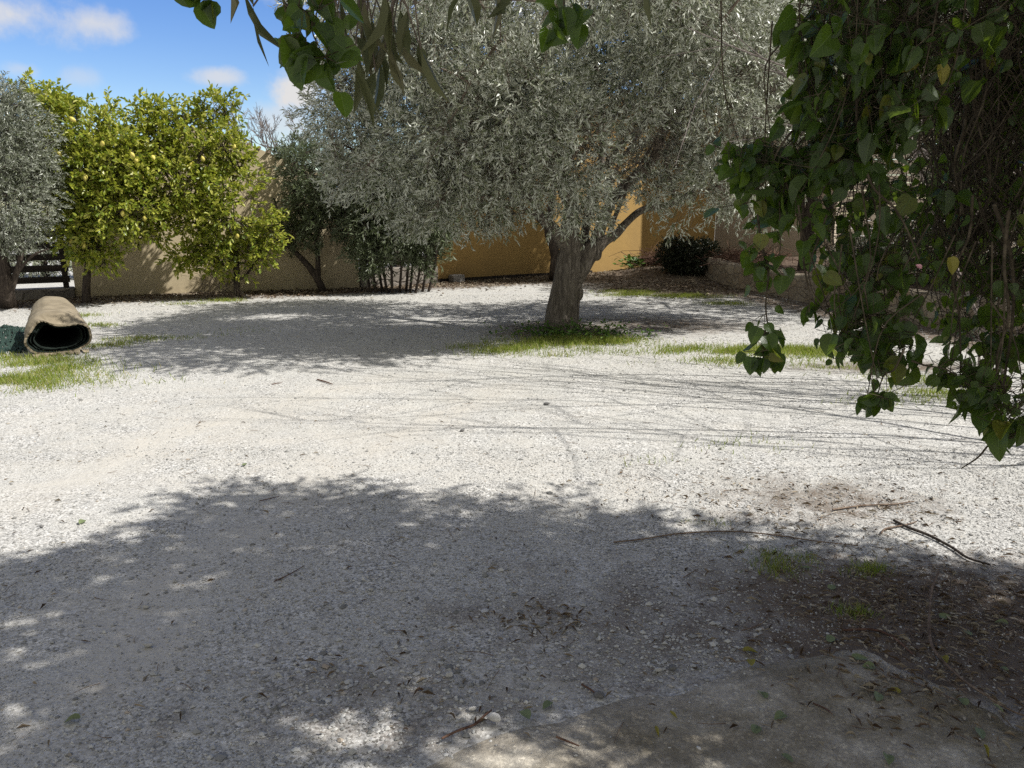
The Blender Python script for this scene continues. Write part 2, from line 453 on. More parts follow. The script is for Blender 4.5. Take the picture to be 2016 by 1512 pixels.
def stone_mat(name, scale, cols, mortar):
    m, n, l, p = mat_nodes(name)
    v = n.new('ShaderNodeTexVoronoi'); v.feature = 'DISTANCE_TO_EDGE'; v.inputs['Scale'].default_value = scale
    v2 = n.new('ShaderNodeTexVoronoi'); v2.inputs['Scale'].default_value = scale
    co = n.new('ShaderNodeTexCoord').outputs['Object']
    mp = n.new('ShaderNodeMapping'); mp.inputs['Scale'].default_value = (1, 1, 1.7)
    nn = n.new('ShaderNodeTexNoise'); nn.inputs['Scale'].default_value = 6
    l.new(co, nn.inputs['Vector'])
    ad = n.new('ShaderNodeVectorMath'); ad.operation = 'MULTIPLY_ADD'; l.new(nn.outputs['Color'], ad.inputs[0]); ad.inputs[1].default_value = (.12, .12, .12); l.new(co, ad.inputs[2])
    l.new(ad.outputs[0], mp.inputs[0]); l.new(mp.outputs[0], v.inputs['Vector']); l.new(mp.outputs[0], v2.inputs['Vector'])
    sp = n.new('ShaderNodeSeparateColor'); l.new(v2.outputs['Color'], sp.inputs[0])
    c = ramp(n, l, sp.outputs[0], [(i / (len(cols) - 1), k) for i, k in enumerate(cols)])
    c = mixrgb(n, l, .6, c, mixrgb(n, l, noise(n, l, 18, 6, .65), (.5, .5, .5), (1.4, 1.4, 1.35)), 'MULTIPLY')
    edge = ramp(n, l, v.outputs['Distance'], [(.02, (0, 0, 0)), (.09, (1, 1, 1))])
    c = mixrgb(n, l, edge, mortar, c)
    l.new(c, p.inputs['Base Color']); p.inputs['Roughness'].default_value = .9; p.inputs['Specular IOR Level'].default_value = .2
    b = bump(n, l, edge, .8, .025, None); bump(n, l, noise(n, l, 30, 6, .65), .7, .01, p, b)
    return m
M['stone_wall'] = stone_mat('rubble_stone', 4.0, [(.20, .16, .12), (.30, .25, .19), (.36, .31, .24), (.26, .20, .14)], (.27, .23, .18))
M['fence_stone'] = stone_mat('fence_stone', 3.2, [(.16, .14, .12), (.26, .23, .2), (.33, .30, .26)], (.16, .14, .12))

# gravel ground: colour zones come from the vertex masks 'soil' and 'dust'
def ground_mat():
    m, n, l, p = mat_nodes('gravel_ground')
    co = n.new('ShaderNodeTexCoord').outputs['Object']
    def vor(scale):
        v = n.new('ShaderNodeTexVoronoi'); v.inputs['Scale'].default_value = scale; l.new(co, v.inputs['Vector'])
        s = n.new('ShaderNodeSeparateColor'); l.new(v.outputs['Color'], s.inputs[0])
        return v.outputs['Distance'], s.outputs[0]
    d1, r1 = vor(110); d2, r2 = vor(210)
    g1 = ramp(n, l, r1, [(0, (.09, .09, .085)), (.22, (.30, .295, .28)), (.65, (.48, .47, .445)), (1, (.70, .69, .66))])
    g2 = ramp(n, l, r2, [(0, (.16, .157, .148)), (.45, (.44, .432, .405)), (1, (.64, .63, .59))])
    g = mixrgb(n, l, ramp(n, l, noise(n, l, 2.2, 5, .6, co), [(.40, (0, 0, 0)), (.62, (1, 1, 1))]), g1, g2)
    dust_a = n.new('ShaderNodeAttribute'); dust_a.attribute_name = 'dust'
    soil_a = n.new('ShaderNodeAttribute'); soil_a.attribute_name = 'soil'
    fine = mixrgb(n, l, noise(n, l, 40, 6, .7, co), (.42, .395, .345), (.56, .53, .475))
    dn = n.new('ShaderNodeMath'); dn.operation = 'MULTIPLY_ADD'; l.new(noise(n, l, 3.5, 7, .65, co), dn.inputs[0]); dn.inputs[1].default_value = 1.7; dn.inputs[2].default_value = -.85
    da = n.new('ShaderNodeMath'); da.operation = 'ADD'; da.use_clamp = True; l.new(dn.outputs[0], da.inputs[0]); l.new(dust_a.outputs['Fac'], da.inputs[1])
    c = mixrgb(n, l, da.outputs[0], g, fine)
    c = mixrgb(n, l, .55, c, mixrgb(n, l, noise(n, l, .9, 6, .6, co), (.78, .77, .75), (1.2, 1.2, 1.2)), 'MULTIPLY')
    so = mixrgb(n, l, noise(n, l, 22, 6, .7, co), (.075, .058, .043), (.22, .178, .14))
    sn = n.new('ShaderNodeMath'); sn.operation = 'MULTIPLY_ADD'; l.new(noise(n, l, 5, 8, .7, co), sn.inputs[0]); sn.inputs[1].default_value = 2.4; sn.inputs[2].default_value = -1.45
    sa = n.new('ShaderNodeMath'); sa.operation = 'MULTIPLY_ADD'; sa.use_clamp = True; l.new(soil_a.outputs['Fac'], sa.inputs[0]); sa.inputs[1].default_value = 2.3; l.new(sn.outputs[0], sa.inputs[2])
    c = mixrgb(n, l, sa.outputs[0], c, so)
    l.new(c, p.inputs['Base Color']); p.inputs['Roughness'].default_value = .95; p.inputs['Specular IOR Level'].default_value = .12
    b = bump(n, l, d1, -.9, .008, None); b = bump(n, l, d2, -.7, .004, None, b)
    b = bump(n, l, noise(n, l, 30, 6, .7, co), .6, .012, None, b)
    bump(n, l, noise(n, l, 5, 5, .6, co), .6, .03, p, b)
    return m
M['ground'] = ground_mat()

def slab_mat():
    m, n, l, p = mat_nodes('worn_concrete')
    co = n.new('ShaderNodeTexCoord').outputs['Object']
    c = ramp(n, l, noise(n, l, 5, 8, .65, co), [(.3, (.22, .19, .145)), (.5, (.40, .36, .295)), (.7, (.57, .525, .44))])
    c = mixrgb(n, l, ramp(n, l, noise(n, l, 2.2, 6, .6, co), [(.44, (0, 0, 0)), (.66, (.8, .8, .8))]), c, (.15, .12, .065))
    v = n.new('ShaderNodeTexVoronoi'); v.inputs['Scale'].default_value = 120; l.new(co, v.inputs['Vector'])
    sp = n.new('ShaderNodeSeparateColor'); l.new(v.outputs['Color'], sp.inputs[0])
    c = mixrgb(n, l, .6, c, ramp(n, l, sp.outputs[0], [(0, (.6, .6, .6)), (.85, (1, 1, 1)), (1, (1.5, 1.5, 1.45))]), 'MULTIPLY')
    l.new(c, p.inputs['Base Color']); p.inputs['Roughness'].default_value = .92; p.inputs['Specular IOR Level'].default_value = .15
    b = bump(n, l, noise(n, l, 60, 8, .7, co), .8, .008, None); bump(n, l, noise(n, l, 9, 5, .6, co), .6, .02, p, b)
    return m
M['slab'] = slab_mat()

# pebbles
def pebble_mat():
    m, n, l, p = mat_nodes('pebble')
    g = n.new('ShaderNodeNewGeometry')
    c = ramp(n, l, g.outputs['Random Per Island'], [(0, (.16, .158, .15)), (.3, (.33, .325, .31)), (.7, (.46, .452, .43)), (.93, (.53, .522, .495)), (1, (.34, .285, .225))])
    c = mixrgb(n, l, .4, c, mixrgb(n, l, noise(n, l, 120, 4, .6), (.7, .7, .7), (1.25, 1.25, 1.25)), 'MULTIPLY')
    l.new(c, p.inputs['Base Color']); p.inputs['Roughness'].default_value = .9; p.inputs['Specular IOR Level'].default_value = .15
    return m
M['pebble'] = pebble_mat()

# ------------------------------------------------------------------ setting: ground
WALL_A, WALL_B = G(150, 587)[:2], G(708, 565.5)[:2]                # foot of the cream wall
OR_A, OR_M = G(862, 555)[:2], G(1165, 536.5)[:2]                   # foot of the ochre wall
od = nrm(OR_M - OR_A); OR_B = OR_A + od * 8.0
PL = [np.array(q) for q in ((3.85, 16.6), (4.35, 14.0), (5.0, 11.2), (5.75, 8.4), (6.6, 5.6))]   # foot of the planter wall

def seg_dist(P, a, b):
    ab = b - a; t = np.clip(((P - a) @ ab) / (ab @ ab), 0, 1)
    return np.linalg.norm(P - a - t[:, None] * ab, axis=1)

SLAB_EDGE = cr([G(520, 1640)[:2], G(760, 1505)[:2], G(900, 1445)[:2], G(1050, 1400)[:2], G(1200, 1368)[:2], G(1443, 1309)[:2], G(1605, 1270)[:2], G(1690, 1268)[:2],
                G(1800, 1300)[:2], G(1980, 1400)[:2], G(2200, 1560)[:2]], 90)

def ground_h(P):
    P3 = np.column_stack([P, np.zeros(len(P))])
    h = .018 * wob(P3, .55, 1) + .007 * wob(P3, 1.9, 2) + .0025 * wob(P3, 6.5, 3)
    h = h * np.clip((np.linalg.norm(P, axis=1)) / 4, .35, 1)
    for (c, r, a) in ((G(1330, 545)[:2], 1.3, .20), (G(1240, 542)[:2], .9, .08)):
        h = h + a * np.exp(-((P - c) ** 2).sum(1) / (2 * (r * .55) ** 2))
    return h

def axis(a, b, step, far):
    mid = np.arange(a, b, step); k = np.array([.2, .6, 1.5, 3, 6, 12, 24, 45, 80])
    k = k[k < far]
    return np.concatenate([a - k[::-1], mid, b + k])
gx, gy = axis(-8.5, 7.5, .06, 100), axis(1.0, 19.0, .06, 100)
XX, YY = np.meshgrid(gx, gy, indexing='ij')
GP = np.column_stack([XX.ravel(), YY.ravel()])
hz = ground_h(GP)
nx_, ny_ = len(gx), len(gy)
i, j = np.meshgrid(np.arange(nx_ - 1), np.arange(ny_ - 1), indexing='ij')
GF = np.stack([i * ny_ + j, (i + 1) * ny_ + j, (i + 1) * ny_ + j + 1, i * ny_ + j + 1], -1).reshape(-1, 4)

def soil_mask(P):
    s = np.zeros(len(P))
    def add(d, w, amt):
        nonlocal s
        s = np.maximum(s, amt * np.clip(1.25 - d / w, 0, 1))
    add(seg_dist(P, WALL_A + np.array([-3.5, -1.6]), WALL_B), 1.0, 1)
    add(np.linalg.norm((P - np.array([3.0, 14.6])) / np.array([1.6, 1.5]), axis=1), 1.0, 1)
    add(seg_dist(P, WALL_B, OR_A), 1.0, 1)
    add(seg_dist(P, OR_A, OR_M), 1.35, 1)
    add(seg_dist(P, OR_M, OR_B), 3.0, 1)
    for a, b in zip(PL[:-1], PL[1:]): add(seg_dist(P, a, b), .85, 1)
    add(seg_dist(P, PL[0] + np.array([-.6, 0]), np.array([3.3, 14.2])), 1.2, 1)
    add(np.linalg.norm((P - G(1900, 1230)[:2]) / np.array([1.15, .66]), axis=1), 1.0, .82)
    add(np.linalg.norm((P - G(1620, 980)[:2]) / np.array([1.0, .6]), axis=1), .75, .40)
    add(np.linalg.norm((P - G(1350, 1230)[:2]) / np.array([1.0, .7]), axis=1), 1.0, .36)
    add(np.linalg.norm((P - G(800, 1400)[:2]) / np.array([1.0, .4]), axis=1), 1.0, .26)
    add(np.linalg.norm((P - G(1650, 1150)[:2]) / np.array([1.0, .5]), axis=1), .8, .6)
    add(np.linalg.norm(P - G(1110, 650)[:2], axis=1), 1.0, .7)
    add(np.linalg.norm((P - G(1300, 640)[:2]) / np.array([1.9, 1.0]), axis=1), .9, .5)
    add(np.linalg.norm((P - G(1000, 1200)[:2]) / np.array([1.0, .5]), axis=1), .5, .26)
    add(np.linalg.norm((P - G(1760, 720)[:2]) / np.array([1.6, .5]), axis=1), .8, .5)
    return s
def dust_mask(P):
    d = .30 * np.exp(-(((P - G(500, 860)[:2]) / np.array([2.0, 1.3])) ** 2).sum(1))
    d += .45 * np.exp(-(((P - G(1000, 1330)[:2]) / np.array([.55, .3])) ** 2).sum(1))
    d += .40 * np.exp(-(((P - G(230, 1250)[:2]) / np.array([.7, .7])) ** 2).sum(1))
    for pts, w in (([(60, 1480), (330, 1180), (620, 930), (900, 800), (1000, 760)], .20), ([(-500, 1250), (0, 1010), (330, 860), (640, 770), (800, 740)], .24)):
        q = np.array([G(u, v)[:2] for u, v in pts])
        dd = np.min([seg_dist(P, a, b) for a, b in zip(q[:-1], q[1:])], axis=0)
        d += .34 * np.exp(-(dd / w) ** 2)
    d += .25 * np.exp(-(((P - G(1200, 960)[:2]) / np.array([1.2, .5])) ** 2).sum(1))
    return d
ground = build('ground', [(np.column_stack([GP, hz]), GF)], M['ground'], smooth=True, attrs={'soil': soil_mask(GP), 'dust': dust_mask(GP)})
tag(ground, 'pale grey gravel ground of the sunlit yard', 'ground', kind='structure')

def gz(P): return ground_h(np.atleast_2d(np.asarray(P)[..., :2]))
def Gg(u, v):
    p = G(u, v); p[2] = gz(p)[0]; return p

# worn concrete apron in the near right corner
def slab():
    B = SLAB_EDGE; n = len(B)
    s = np.array([0, .015, .04, .08, .14, .22, .32, .45, .6, .8, 1.0, 1.25, 1.5])
    cen = np.array([.9, .2])
    V = []
    for k, q in enumerate(s):
        f = q / 1.5
        ring = B + (cen - B) * f
        ring = ring + (.022 * wob(np.column_stack([ring, np.full(n, .3)]), 9, 2) + .012 * wob(np.column_stack([ring, np.full(n, .3)]), 31, 3))[:, None] * (1 - f)
        P3 = np.column_stack([ring, np.zeros(n)])
        z = gz(ring) + min(.013, -.010 + .023 * (q / .09)) + .006 * wob(P3, 7, 4)
        V.append(np.column_stack([ring, z]))
    V = np.concatenate(V)
    i, j = np.meshgrid(np.arange(len(s) - 1), np.arange(n - 1), indexing='ij')
    F = np.stack([i * n + j, i * n + j + 1, (i + 1) * n + j + 1, (i + 1) * n + j], -1).reshape(-1, 4)
    return V, F[:, ::-1]
tag(build('concrete_pavement', [slab()], M['slab'], smooth=True), 'worn stained concrete edge of paving in the near corner', 'pavement', kind='structure')

# ------------------------------------------------------------------ walls
def wall_mesh(a, b, hs, thick, away, z0=-.1):
    """vertical wall from a to b with heights hs along it, thickness to the side 'away'"""
    k = len(hs); t = np.linspace(0, 1, k)[:, None]
    P = a + (b - a) * t; Q = P + away * thick
    V = np.concatenate([np.column_stack([P, np.full(k, z0)]), np.column_stack([P, hs]), np.column_stack([Q, hs]), np.column_stack([Q, np.full(k, z0)])])
    F = []
    for q in range(3):
        for m in range(k - 1):
            F.append([q * k + m, q * k + m + 1, (q + 1) * k + m + 1, (q + 1) * k + m])
    F.append([0, k, 2 * k, 3 * k]); F.append([k - 1, 4 * k - 1, 3 * k - 1, 2 * k - 1])
    return np.array(V), np.array(F)

def box(c, sx, sy, sz, rz=0.0, bev=0.0):
    """box standing on c; with chamfered edges when bev"""
    x, y = sx / 2, sy / 2
    if bev:
        lev = [(0, bev), (bev, 0), (sz - bev, 0), (sz, bev)]
        V = []
        for z, ins in lev:
            X, Y = x - ins, y - ins; b = bev
            V += [(X - b, -Y, z), (X, -Y + b, z), (X, Y - b, z), (X - b, Y, z), (-X + b, Y, z), (-X, Y - b, z), (-X, -Y + b, z), (-X + b, -Y, z)]
        F = []
        for k in range(3):
            for j in range(8):
                F.append([k * 8 + j, k * 8 + (j + 1) % 8, (k + 1) * 8 + (j + 1) % 8, (k + 1) * 8 + j])
        V = np.array(V); F = np.array(F)
        caps = np.array([[0, 7, 6, 5, 4, 3, 2, 1], [24, 25, 26, 27, 28, 29, 30, 31]])
    else:
        V = np.array([(-x, -y, 0), (x, -y, 0), (x, y, 0), (-x, y, 0), (-x, -y, sz), (x, -y, sz), (x, y, sz), (-x, y, sz)])
        F = np.array([[0, 1, 5, 4], [1, 2, 6, 5], [2, 3, 7, 6], [3, 0, 4, 7], [4, 5, 6, 7], [3, 2, 1, 0]]); caps = None
    c_, s_ = math.cos(rz), math.sin(rz)
    W = np.column_stack([V[:, 0] * c_ - V[:, 1] * s_, V[:, 0] * s_ + V[:, 1] * c_, V[:, 2]]) + np.asarray(c)
    return [(W, F)] + ([(W, caps)] if caps is not None else [])

wd = nrm(WALL_B - WALL_A); wn = np.array([-wd[1], wd[0]])          # wn points away from the yard
Lw = np.linalg.norm(WALL_B - WALL_A)
def top_at(u, v, a, d):                                             # height of the wall seen at (u,v)
    r = ray(u, v); n2 = np.array([-d[1], d[0]])
    t = (a @ n2) / (r[:2] @ n2); return (r[:2] * t - a) @ d, CAM_H + r[2] * t
s1, h1 = top_at(488, 284, WALL_A, wd); s2, h2 = top_at(556, 312, WALL_A, wd)
slope = (h2 - h1) / (s2 - s1); s0 = s1 - .75; h0 = h1 - slope * .75
ss = np.linspace(0, Lw, 24)
hh = np.where(ss < s0, h0 - (s0 - ss) * abs(slope) * 1.0, np.maximum(h0 + slope * (ss - s0), 1.75))
cw = empty('cream_outbuilding', (*((WALL_A + WALL_B) / 2), 0), 'cream plastered outbuilding wall with sloping top behind the lemon trees', 'building')
build('wall', [wall_mesh(WALL_A, WALL_B, hh, .25, wn)], M['cream'], cw)
ct = []
for a_, b_ in zip(np.linspace(s0 - 1.3, s0 + 3.3, 31)[:-1], np.linspace(s0 - 1.3, s0 + 3.3, 31)[1:]):
    za, zb = np.interp([a_, b_], ss, hh)
    pa = WALL_A + wd * a_; pb_ = WALL_A + wd * (b_ + .02)
    q0 = np.array([*(pa - wn * .05), za + .015]); q1 = np.array([*(pa + wn * .32), za + .03])
    e0 = np.array([*(pb_ - wn * .05), zb + .015])
    ct += tube([q0 + (e0 - q0) * .5 - [0, 0, .0], q1 + (e0 - q0) * .5], .032, 7)
under(build('tile_coping', ct, M['tile'], cw), cw, 'wall')

on = np.array([-od[1], od[0]])
ob = empty('ochre_building', (*((OR_A + OR_B) / 2), 0), 'tall ochre yellow rendered building wall behind the olive tree', 'building')
build('wall', [wall_mesh(OR_A, OR_B, np.full(12, 3.9), .4, on)], M['orange'], ob)
build('plinth', [wall_mesh(OR_A - on * .02 + od * .02, OR_M - on * .02, np.array([.06, .055, .06, .05, .05]), .02, on)], M['fence'], ob)
box_p = OR_A + od * .36 - on * .14
tag(recentre(build('meter_box', box((*box_p, gz(box_p)[0] - .01), .27, .22, .16, math.atan2(od[1], od[0]), .015), M['grey_box'])),
    'small grey box at the foot of the ochre wall', 'box')

BE_A = OR_B - on * .0; BE_B = np.array([7.4, 18.0])
bd_ = nrm(BE_B - BE_A); bn = np.array([-bd_[1], bd_[0]])
bb = empty('beige_building', (*BE_B, 0), 'tall shaded beige building with boarded side behind the planter', 'building')
build('wall', [wall_mesh(BE_A - on * .004, BE_B, np.full(6, 10.0), .3, bn)], M['beige'], bb)
side = []
for k in range(58):
    side += box((BE_B[0] + 3.3, BE_B[1] + .16, .15 + k * .17), 6.6, .05, .158, 0, .008)
build('board_siding', side, M['beige'], bb)

# planter with a rubble retaining wall
def planter():
    c = cr([np.array([*p, 0]) for p in PL], 60); T = nrm(np.gradient(c, axis=0)); N = np.column_stack([-T[:, 1], T[:, 0], np.zeros(60)])
    N = -N if N[30, 0] < 0 else N
    rows = []
    for (o_, z) in ((0, -.05), (.01, .15), (.02, .33), (.03, .40), (.06, .43), (.26, .43), (.3, .40), (.32, .1)):
        p = c + N * o_; h = gz(p)
        p[:, 2] = h * .5 + z + .014 * wob(p + [0, 0, z * 3], 4, 1); p += N * (.02 * wob(p + [0, 0, z], 5, 2))[:, None]
        rows.append(p)
    V = np.concatenate(rows); m = len(rows)
    i, j = np.meshgrid(np.arange(m - 1), np.arange(59), indexing='ij')
    F = np.stack([i * 60 + j, i * 60 + j + 1, (i + 1) * 60 + j + 1, (i + 1) * 60 + j], -1).reshape(-1, 4)
    soil_in = c + N * .3; far = c + N * 7; soil_in[:, 2] = .36; far[:, 2] = .45
    mids = [soil_in + (far - soil_in) * f + np.array([0, 0, 1]) * (.05 * wob(soil_in + (far - soil_in) * f, 1.5, 3))[:, None] for f in (0, .1, .25, .5, 1)]
    V2 = np.concatenate(mids)
    i, j = np.meshgrid(np.arange(4), np.arange(59), indexing='ij')
    F2 = np.stack([i * 60 + j, i * 60 + j + 1, (i + 1) * 60 + j + 1, (i + 1) * 60 + j], -1).reshape(-1, 4)
    return (V, F), (V2, F2)
pw, ps = planter()
M['bed_soil'] = simple('bed_soil', (.05, .034, .024), (.15, .105, .075), 14, .95, .02, 25)
pt = empty('stone_planter', (*PL[1], 0), 'long raised planter bed with rubble stone retaining wall', 'planter')
build('retaining_wall', [pw], M['stone_wall'], pt, smooth=True)
build('soil', [ps], M['bed_soil'], pt, smooth=True)

# ------------------------------------------------------------------ slat fences
def slat_fence(name, a, b, label, n_post, base_h=.18, slats=5, gap=.185, stone=True):
    a, b = np.asarray(a), np.asarray(b); d = nrm(b - a); L = np.linalg.norm(b - a); rz = math.atan2(d[1], d[0])
    t = empty(name, (*((a + b) / 2), 0), label, 'fence', 'slat fences on low stone walls')
    if stone:
        build('stone_base', box((*((a + b) / 2), -.1), L + .1, .34, base_h + .1, rz, .02), M['fence_stone'], t)
    nn = np.array([-d[1], d[0]])
    for k in range(slats):
        c = (a + b) / 2 - nn * .055
        build('slat', box((*c, base_h + .09 + k * gap), L, .03, .105, rz, .006), M['fence'], t)
    for k in range(n_post):
        c = a + (b - a) * ((k + .02) / max(n_post - 1, 1) * .97 + .005)
        build('post', box((*c, base_h + .003), .085, .075, slats * gap + .08, rz, .008), M['fence'], t)
    return t
fb = WALL_A + wn * .06 - wd * .06
slat_fence('slat_fence', fb - wd * 3.6 + np.array([0, -.35]), fb, 'dark timber slat fence on low stone base left of the cream wall', 4)
slat_fence('slat_fence', WALL_B + wd * .06 + wn * .1, OR_A - od * .1 + on * .05, 'dark timber slat fence behind the oleander clump', 3, base_h=.34)

# ------------------------------------------------------------------ trees
def branch_to(P0, P1, r0, r1, n=6, sag=.0, seed=0, k=9):
    P0, P1 = np.asarray(P0), np.asarray(P1); L = np.linalg.norm(P1 - P0)
    t = np.linspace(0, 1, k)[:, None]; p = P0 + (P1 - P0) * t
    w = np.stack([wob(p * 1.0 + 7 * seed, 1.6, q + seed) for q in range(3)], -1)
    p = p + w * (.07 * L) * np.sin(t * math.pi) + np.array([0, 0, 1]) * sag * L * np.sin(t * math.pi)
    return p, tube(p, [r0, (r0 + r1) / 2, r1], n, .05, 0, seed)

def crown_tree(name, base, label, cat, limbs, blobs, n_spray, k, leaf_l, leaf_w, spray_l, leaf_m, bark_m, shape='lance', group=None,
               up=0.0, droop=.1, bias=3.0, gap=0.0, gfreq=1.3, out=.8, sub=60, tw=.0035, spread=.75, trunk_n=12, ridges=.03, extra=None, jitter=.6, keep=None):
    """limbs: list of (points, radii), the first of them the trunk"""
    t = empty(name, base, label, cat, group)
    ends = []
    for q, (pts, rad) in enumerate(limbs):
        p = cr(pts, 10 + 6 * len(pts))
        o = build('trunk' if q == 0 else 'limb', tube(p, rad, trunk_n if q == 0 else 9, .06, ridges if q == 0 else ridges * .6, q), bark_m, t, smooth=True)
        ends.append(p[len(p) // 3:] if q else p[2 * len(p) // 3:])
    ends = np.vstack(ends)
    P, O = blob_points(blobs, n_spray, bias)
    if gap:
        kp = wob(P, gfreq, 2) > -1 + gap + RNG.uniform(-.3, .3, len(P)); P, O = P[kp], O[kp]
    if keep is not None:
        kp = keep(P); P, O = P[kp], O[kp]
    D = nrm(O * out + rdir(len(P)) * jitter + np.array([0, 0, .1]))
    Ls = spray_l * RNG.uniform(.6, 1.3, len(P))
    lf, (a, b, c) = sprays(P, D, Ls, k, leaf_l, leaf_w, shape, spread=spread, up=up, droop=droop)
    br = twig_tubes(a, b, c, tw, tw * .5)
    # branches that carry the sprays
    pick = RNG.choice(len(P), min(sub, len(P)), replace=False)
    nodes = ends
    allp = []
    for q, ix in enumerate(pick):
        d = np.linalg.norm(nodes - P[ix], axis=1) + .6 * np.maximum(nodes[:, 2] - P[ix, 2], 0)
        s0 = nodes[np.argmin(d)]
        L = np.linalg.norm(P[ix] - s0)
        p, tb = branch_to(s0, P[ix], .010 + .012 * L, .004, 5, .06, q)
        br += tb; allp.append(p[2:])
        if q % 6 == 5: nodes = np.vstack([ends] + allp)
    nodes = np.vstack([ends] + allp)
    # finer twigs from the branches to the sprays
    pk = RNG.choice(len(P), min(len(P), sub * 14), replace=False)
    ref = nodes[RNG.choice(len(nodes), min(len(nodes), 700), replace=False)]
    st = np.empty((len(pk), 3))
    for q0 in range(0, len(pk), 500):
        dd = np.linalg.norm(ref[None] - P[pk[q0:q0 + 500]][:, None], axis=2); st[q0:q0 + 500] = ref[dd.argmin(1)]
    md = (st + P[pk]) / 2 + RNG.normal(0, .05, (len(pk), 3))
    br += twig_tubes(st, md, P[pk], tw * 1.7, tw)
    build('branches', br, M['twig'] if bark_m is not M['dark_bark'] else bark_m, t)
    build('crown', [lf] + (extra or []), leaf_m, t)
    return t

# the big olive in the middle of the yard
Y0 = 9.57
def tp(u, v, dy=0.0): return at(u, v, Y0 + dy)
b0 = Gg(1108, 652)
olive_limbs = [
    ([b0 - [0, 0, .08], tp(1108, 625), tp(1112, 590), tp(1117, 555), tp(1122, 520), tp(1124, 490), tp(1122, 455), tp(1124, 410), tp(1118, 350, -.1)],
     [.25, .20, .185, .178, .168, .15, .125, .11, .085, .07]),
    ([tp(1126, 560, .0), tp(1142, 530), tp(1158, 503, .05), tp(1172, 488, .05), tp(1190, 474, .1), tp(1212, 462, .15), tp(1232, 440, .2), tp(1262, 415, .3), tp(1300, 405, .3), tp(1335, 396, .3), tp(1380, 360, .4), tp(1420, 300, .4)],
     [.11, .125, .12, .10, .06, .052, .046, .042, .038, .03, .02]),
    ([tp(1160, 505, .05), tp(1175, 470, .1), tp(1190, 425, .2), tp(1212, 385, .3), tp(1248, 350, .4), tp(1285, 315, .4), tp(1310, 250, .4), tp(1350, 150, .3), tp(1380, 40, .2)], [.10, .075, .066, .066, .06, .05, .03]),
    ([tp(1146, 505, .1), tp(1150, 470, .2), tp(1158, 420, .4), tp(1178, 350, .5), tp(1186, 280, .5), tp(1180, 180, .4), tp(1165, 90, .2), tp(1165, -40, .2), tp(1160, -200)], [.08, .055, .05, .047, .042, .04, .03]),
    ([tp(1110, 480, -.05), tp(1088, 448, -.2), tp(1066, 428, -.3), tp(1050, 395, -.4), tp(1025, 345, -.5), tp(985, 290, -.6), tp(920, 230, -.6), tp(860, 170, -.4)], [.09, .066, .058, .055, .05, .042, .025]),
    ([tp(1120, 400, .1), tp(1090, 330, .5), tp(1050, 250, .9), tp(1000, 150, 1.2), tp(940, 60, 1.4)], [.08, .06, .05, .03]),
    ([tp(1052, 398, -.4), tp(1000, 372, -.2), tp(930, 350, 0), tp(840, 330, .2), tp(760, 290, .3)], [.045, .04, .035, .03, .02]),
    ([tp(1330, 398, .3), tp(1322, 360, .2), tp(1310, 310, .1), tp(1330, 240, -.1)], [.03, .028, .025, .015]),
    ([tp(1200, 455, .15), tp(1222, 400, .2), tp(1252, 340, .3), tp(1300, 260, .4)], [.03, .026, .022, .015]),
]
olive_blobs = [pb(*q) for q in [
    (680, 210, 9.5, 80, 105, .8), (700, 320, 9.4, 60, 80, .7), (760, 130, 9.6, 120, 90, 1.0), (780, 300, 9.1, 120, 110, .9), (800, 395, 9.2, 75, 55, .6),
    (870, 410, 9.0, 80, 45, .6), (900, 270, 8.7, 130, 120, .9), (960, 380, 9.0, 90, 60, .6), (1000, 410, 9.3, 50, 35, .4), (930, 100, 8.8, 150, 110, 1.0),
    (1030, 200, 8.2, 120, 110, .8), (1040, 320, 8.5, 90, 80, .6), (1130, 290, 8.2, 75, 95, .5), (1100, 130, 8.6, 60, 90, .7), (1120, 390, 8.6, 55, 55, .35), (1170, 415, 8.9, 32, 40, .25),
    (1250, 110, 8.7, 110, 120, .9), (1370, 130, 8.8, 130, 120, 1.0), (1480, 120, 9.2, 100, 130, 1.0), (1440, 270, 9.0, 110, 80, .8), (1400, 350, 9.0, 90, 55, .6), (1290, 370, 9.0, 35, 35, .3),
    (1480, 380, 9.2, 65, 50, .5), (1520, 420, 9.3, 40, 30, .4), (1340, 430, 9.0, 28, 24, .2), (1550, 270, 9.8, 60, 120, .8),
    (900, -40, 9.6, 200, 90, 1.4), (1290, -50, 9.4, 160, 90, 1.2), (1100, -150, 9.6, 260, 90, 1.4), (1450, -60, 9.8, 130, 120, 1.2),
    (800, 220, 10.9, 170, 130, 1.0), (960, 220, 11.3, 180, 140, 1.0), (1380, 200, 11.0, 180, 150, 1.0), (1220, 330, 10.6, 90, 60, .5), (1000, 40, 11.2, 150, 120, 1.0), (880, 340, 10.6, 120, 60, .7),
    (760, -20, 7.9, 170, 110, .9), (960, -60, 7.5, 190, 120, .9), (1180, -80, 7.5, 190, 110, .9), (1380, -40, 7.9, 170, 110, .9), (860, 90, 8.0, 130, 90, .6), (1330, 60, 8.1, 120, 80, .5), (1620, 160, 9.6, 90, 120, .9), (1720, 80, 9.9, 100, 130, .9)]] + [((4.6, 10.6, 3.7), (.9, .8, .6)), ((5.3, 9.7, 3.9), (.9, .8, .6)), ((4.3, 11.4, 4.2), (.9, .8, .6))]  # last three masses, hidden behind the vine, added to shade ground beside the trunk
ot = crown_tree('olive_tree', b0, 'large silvery olive tree with gnarled forked trunk in the middle of the gravel yard', 'tree', olive_limbs, olive_blobs, 20000, 13, .072, .0158, .21,
                M['olive_leaf'], M['olive_bark'], bias=2.6, gap=.58, gfreq=2.5, sub=240, tw=.0022, trunk_n=44, ridges=.075, droop=.25)
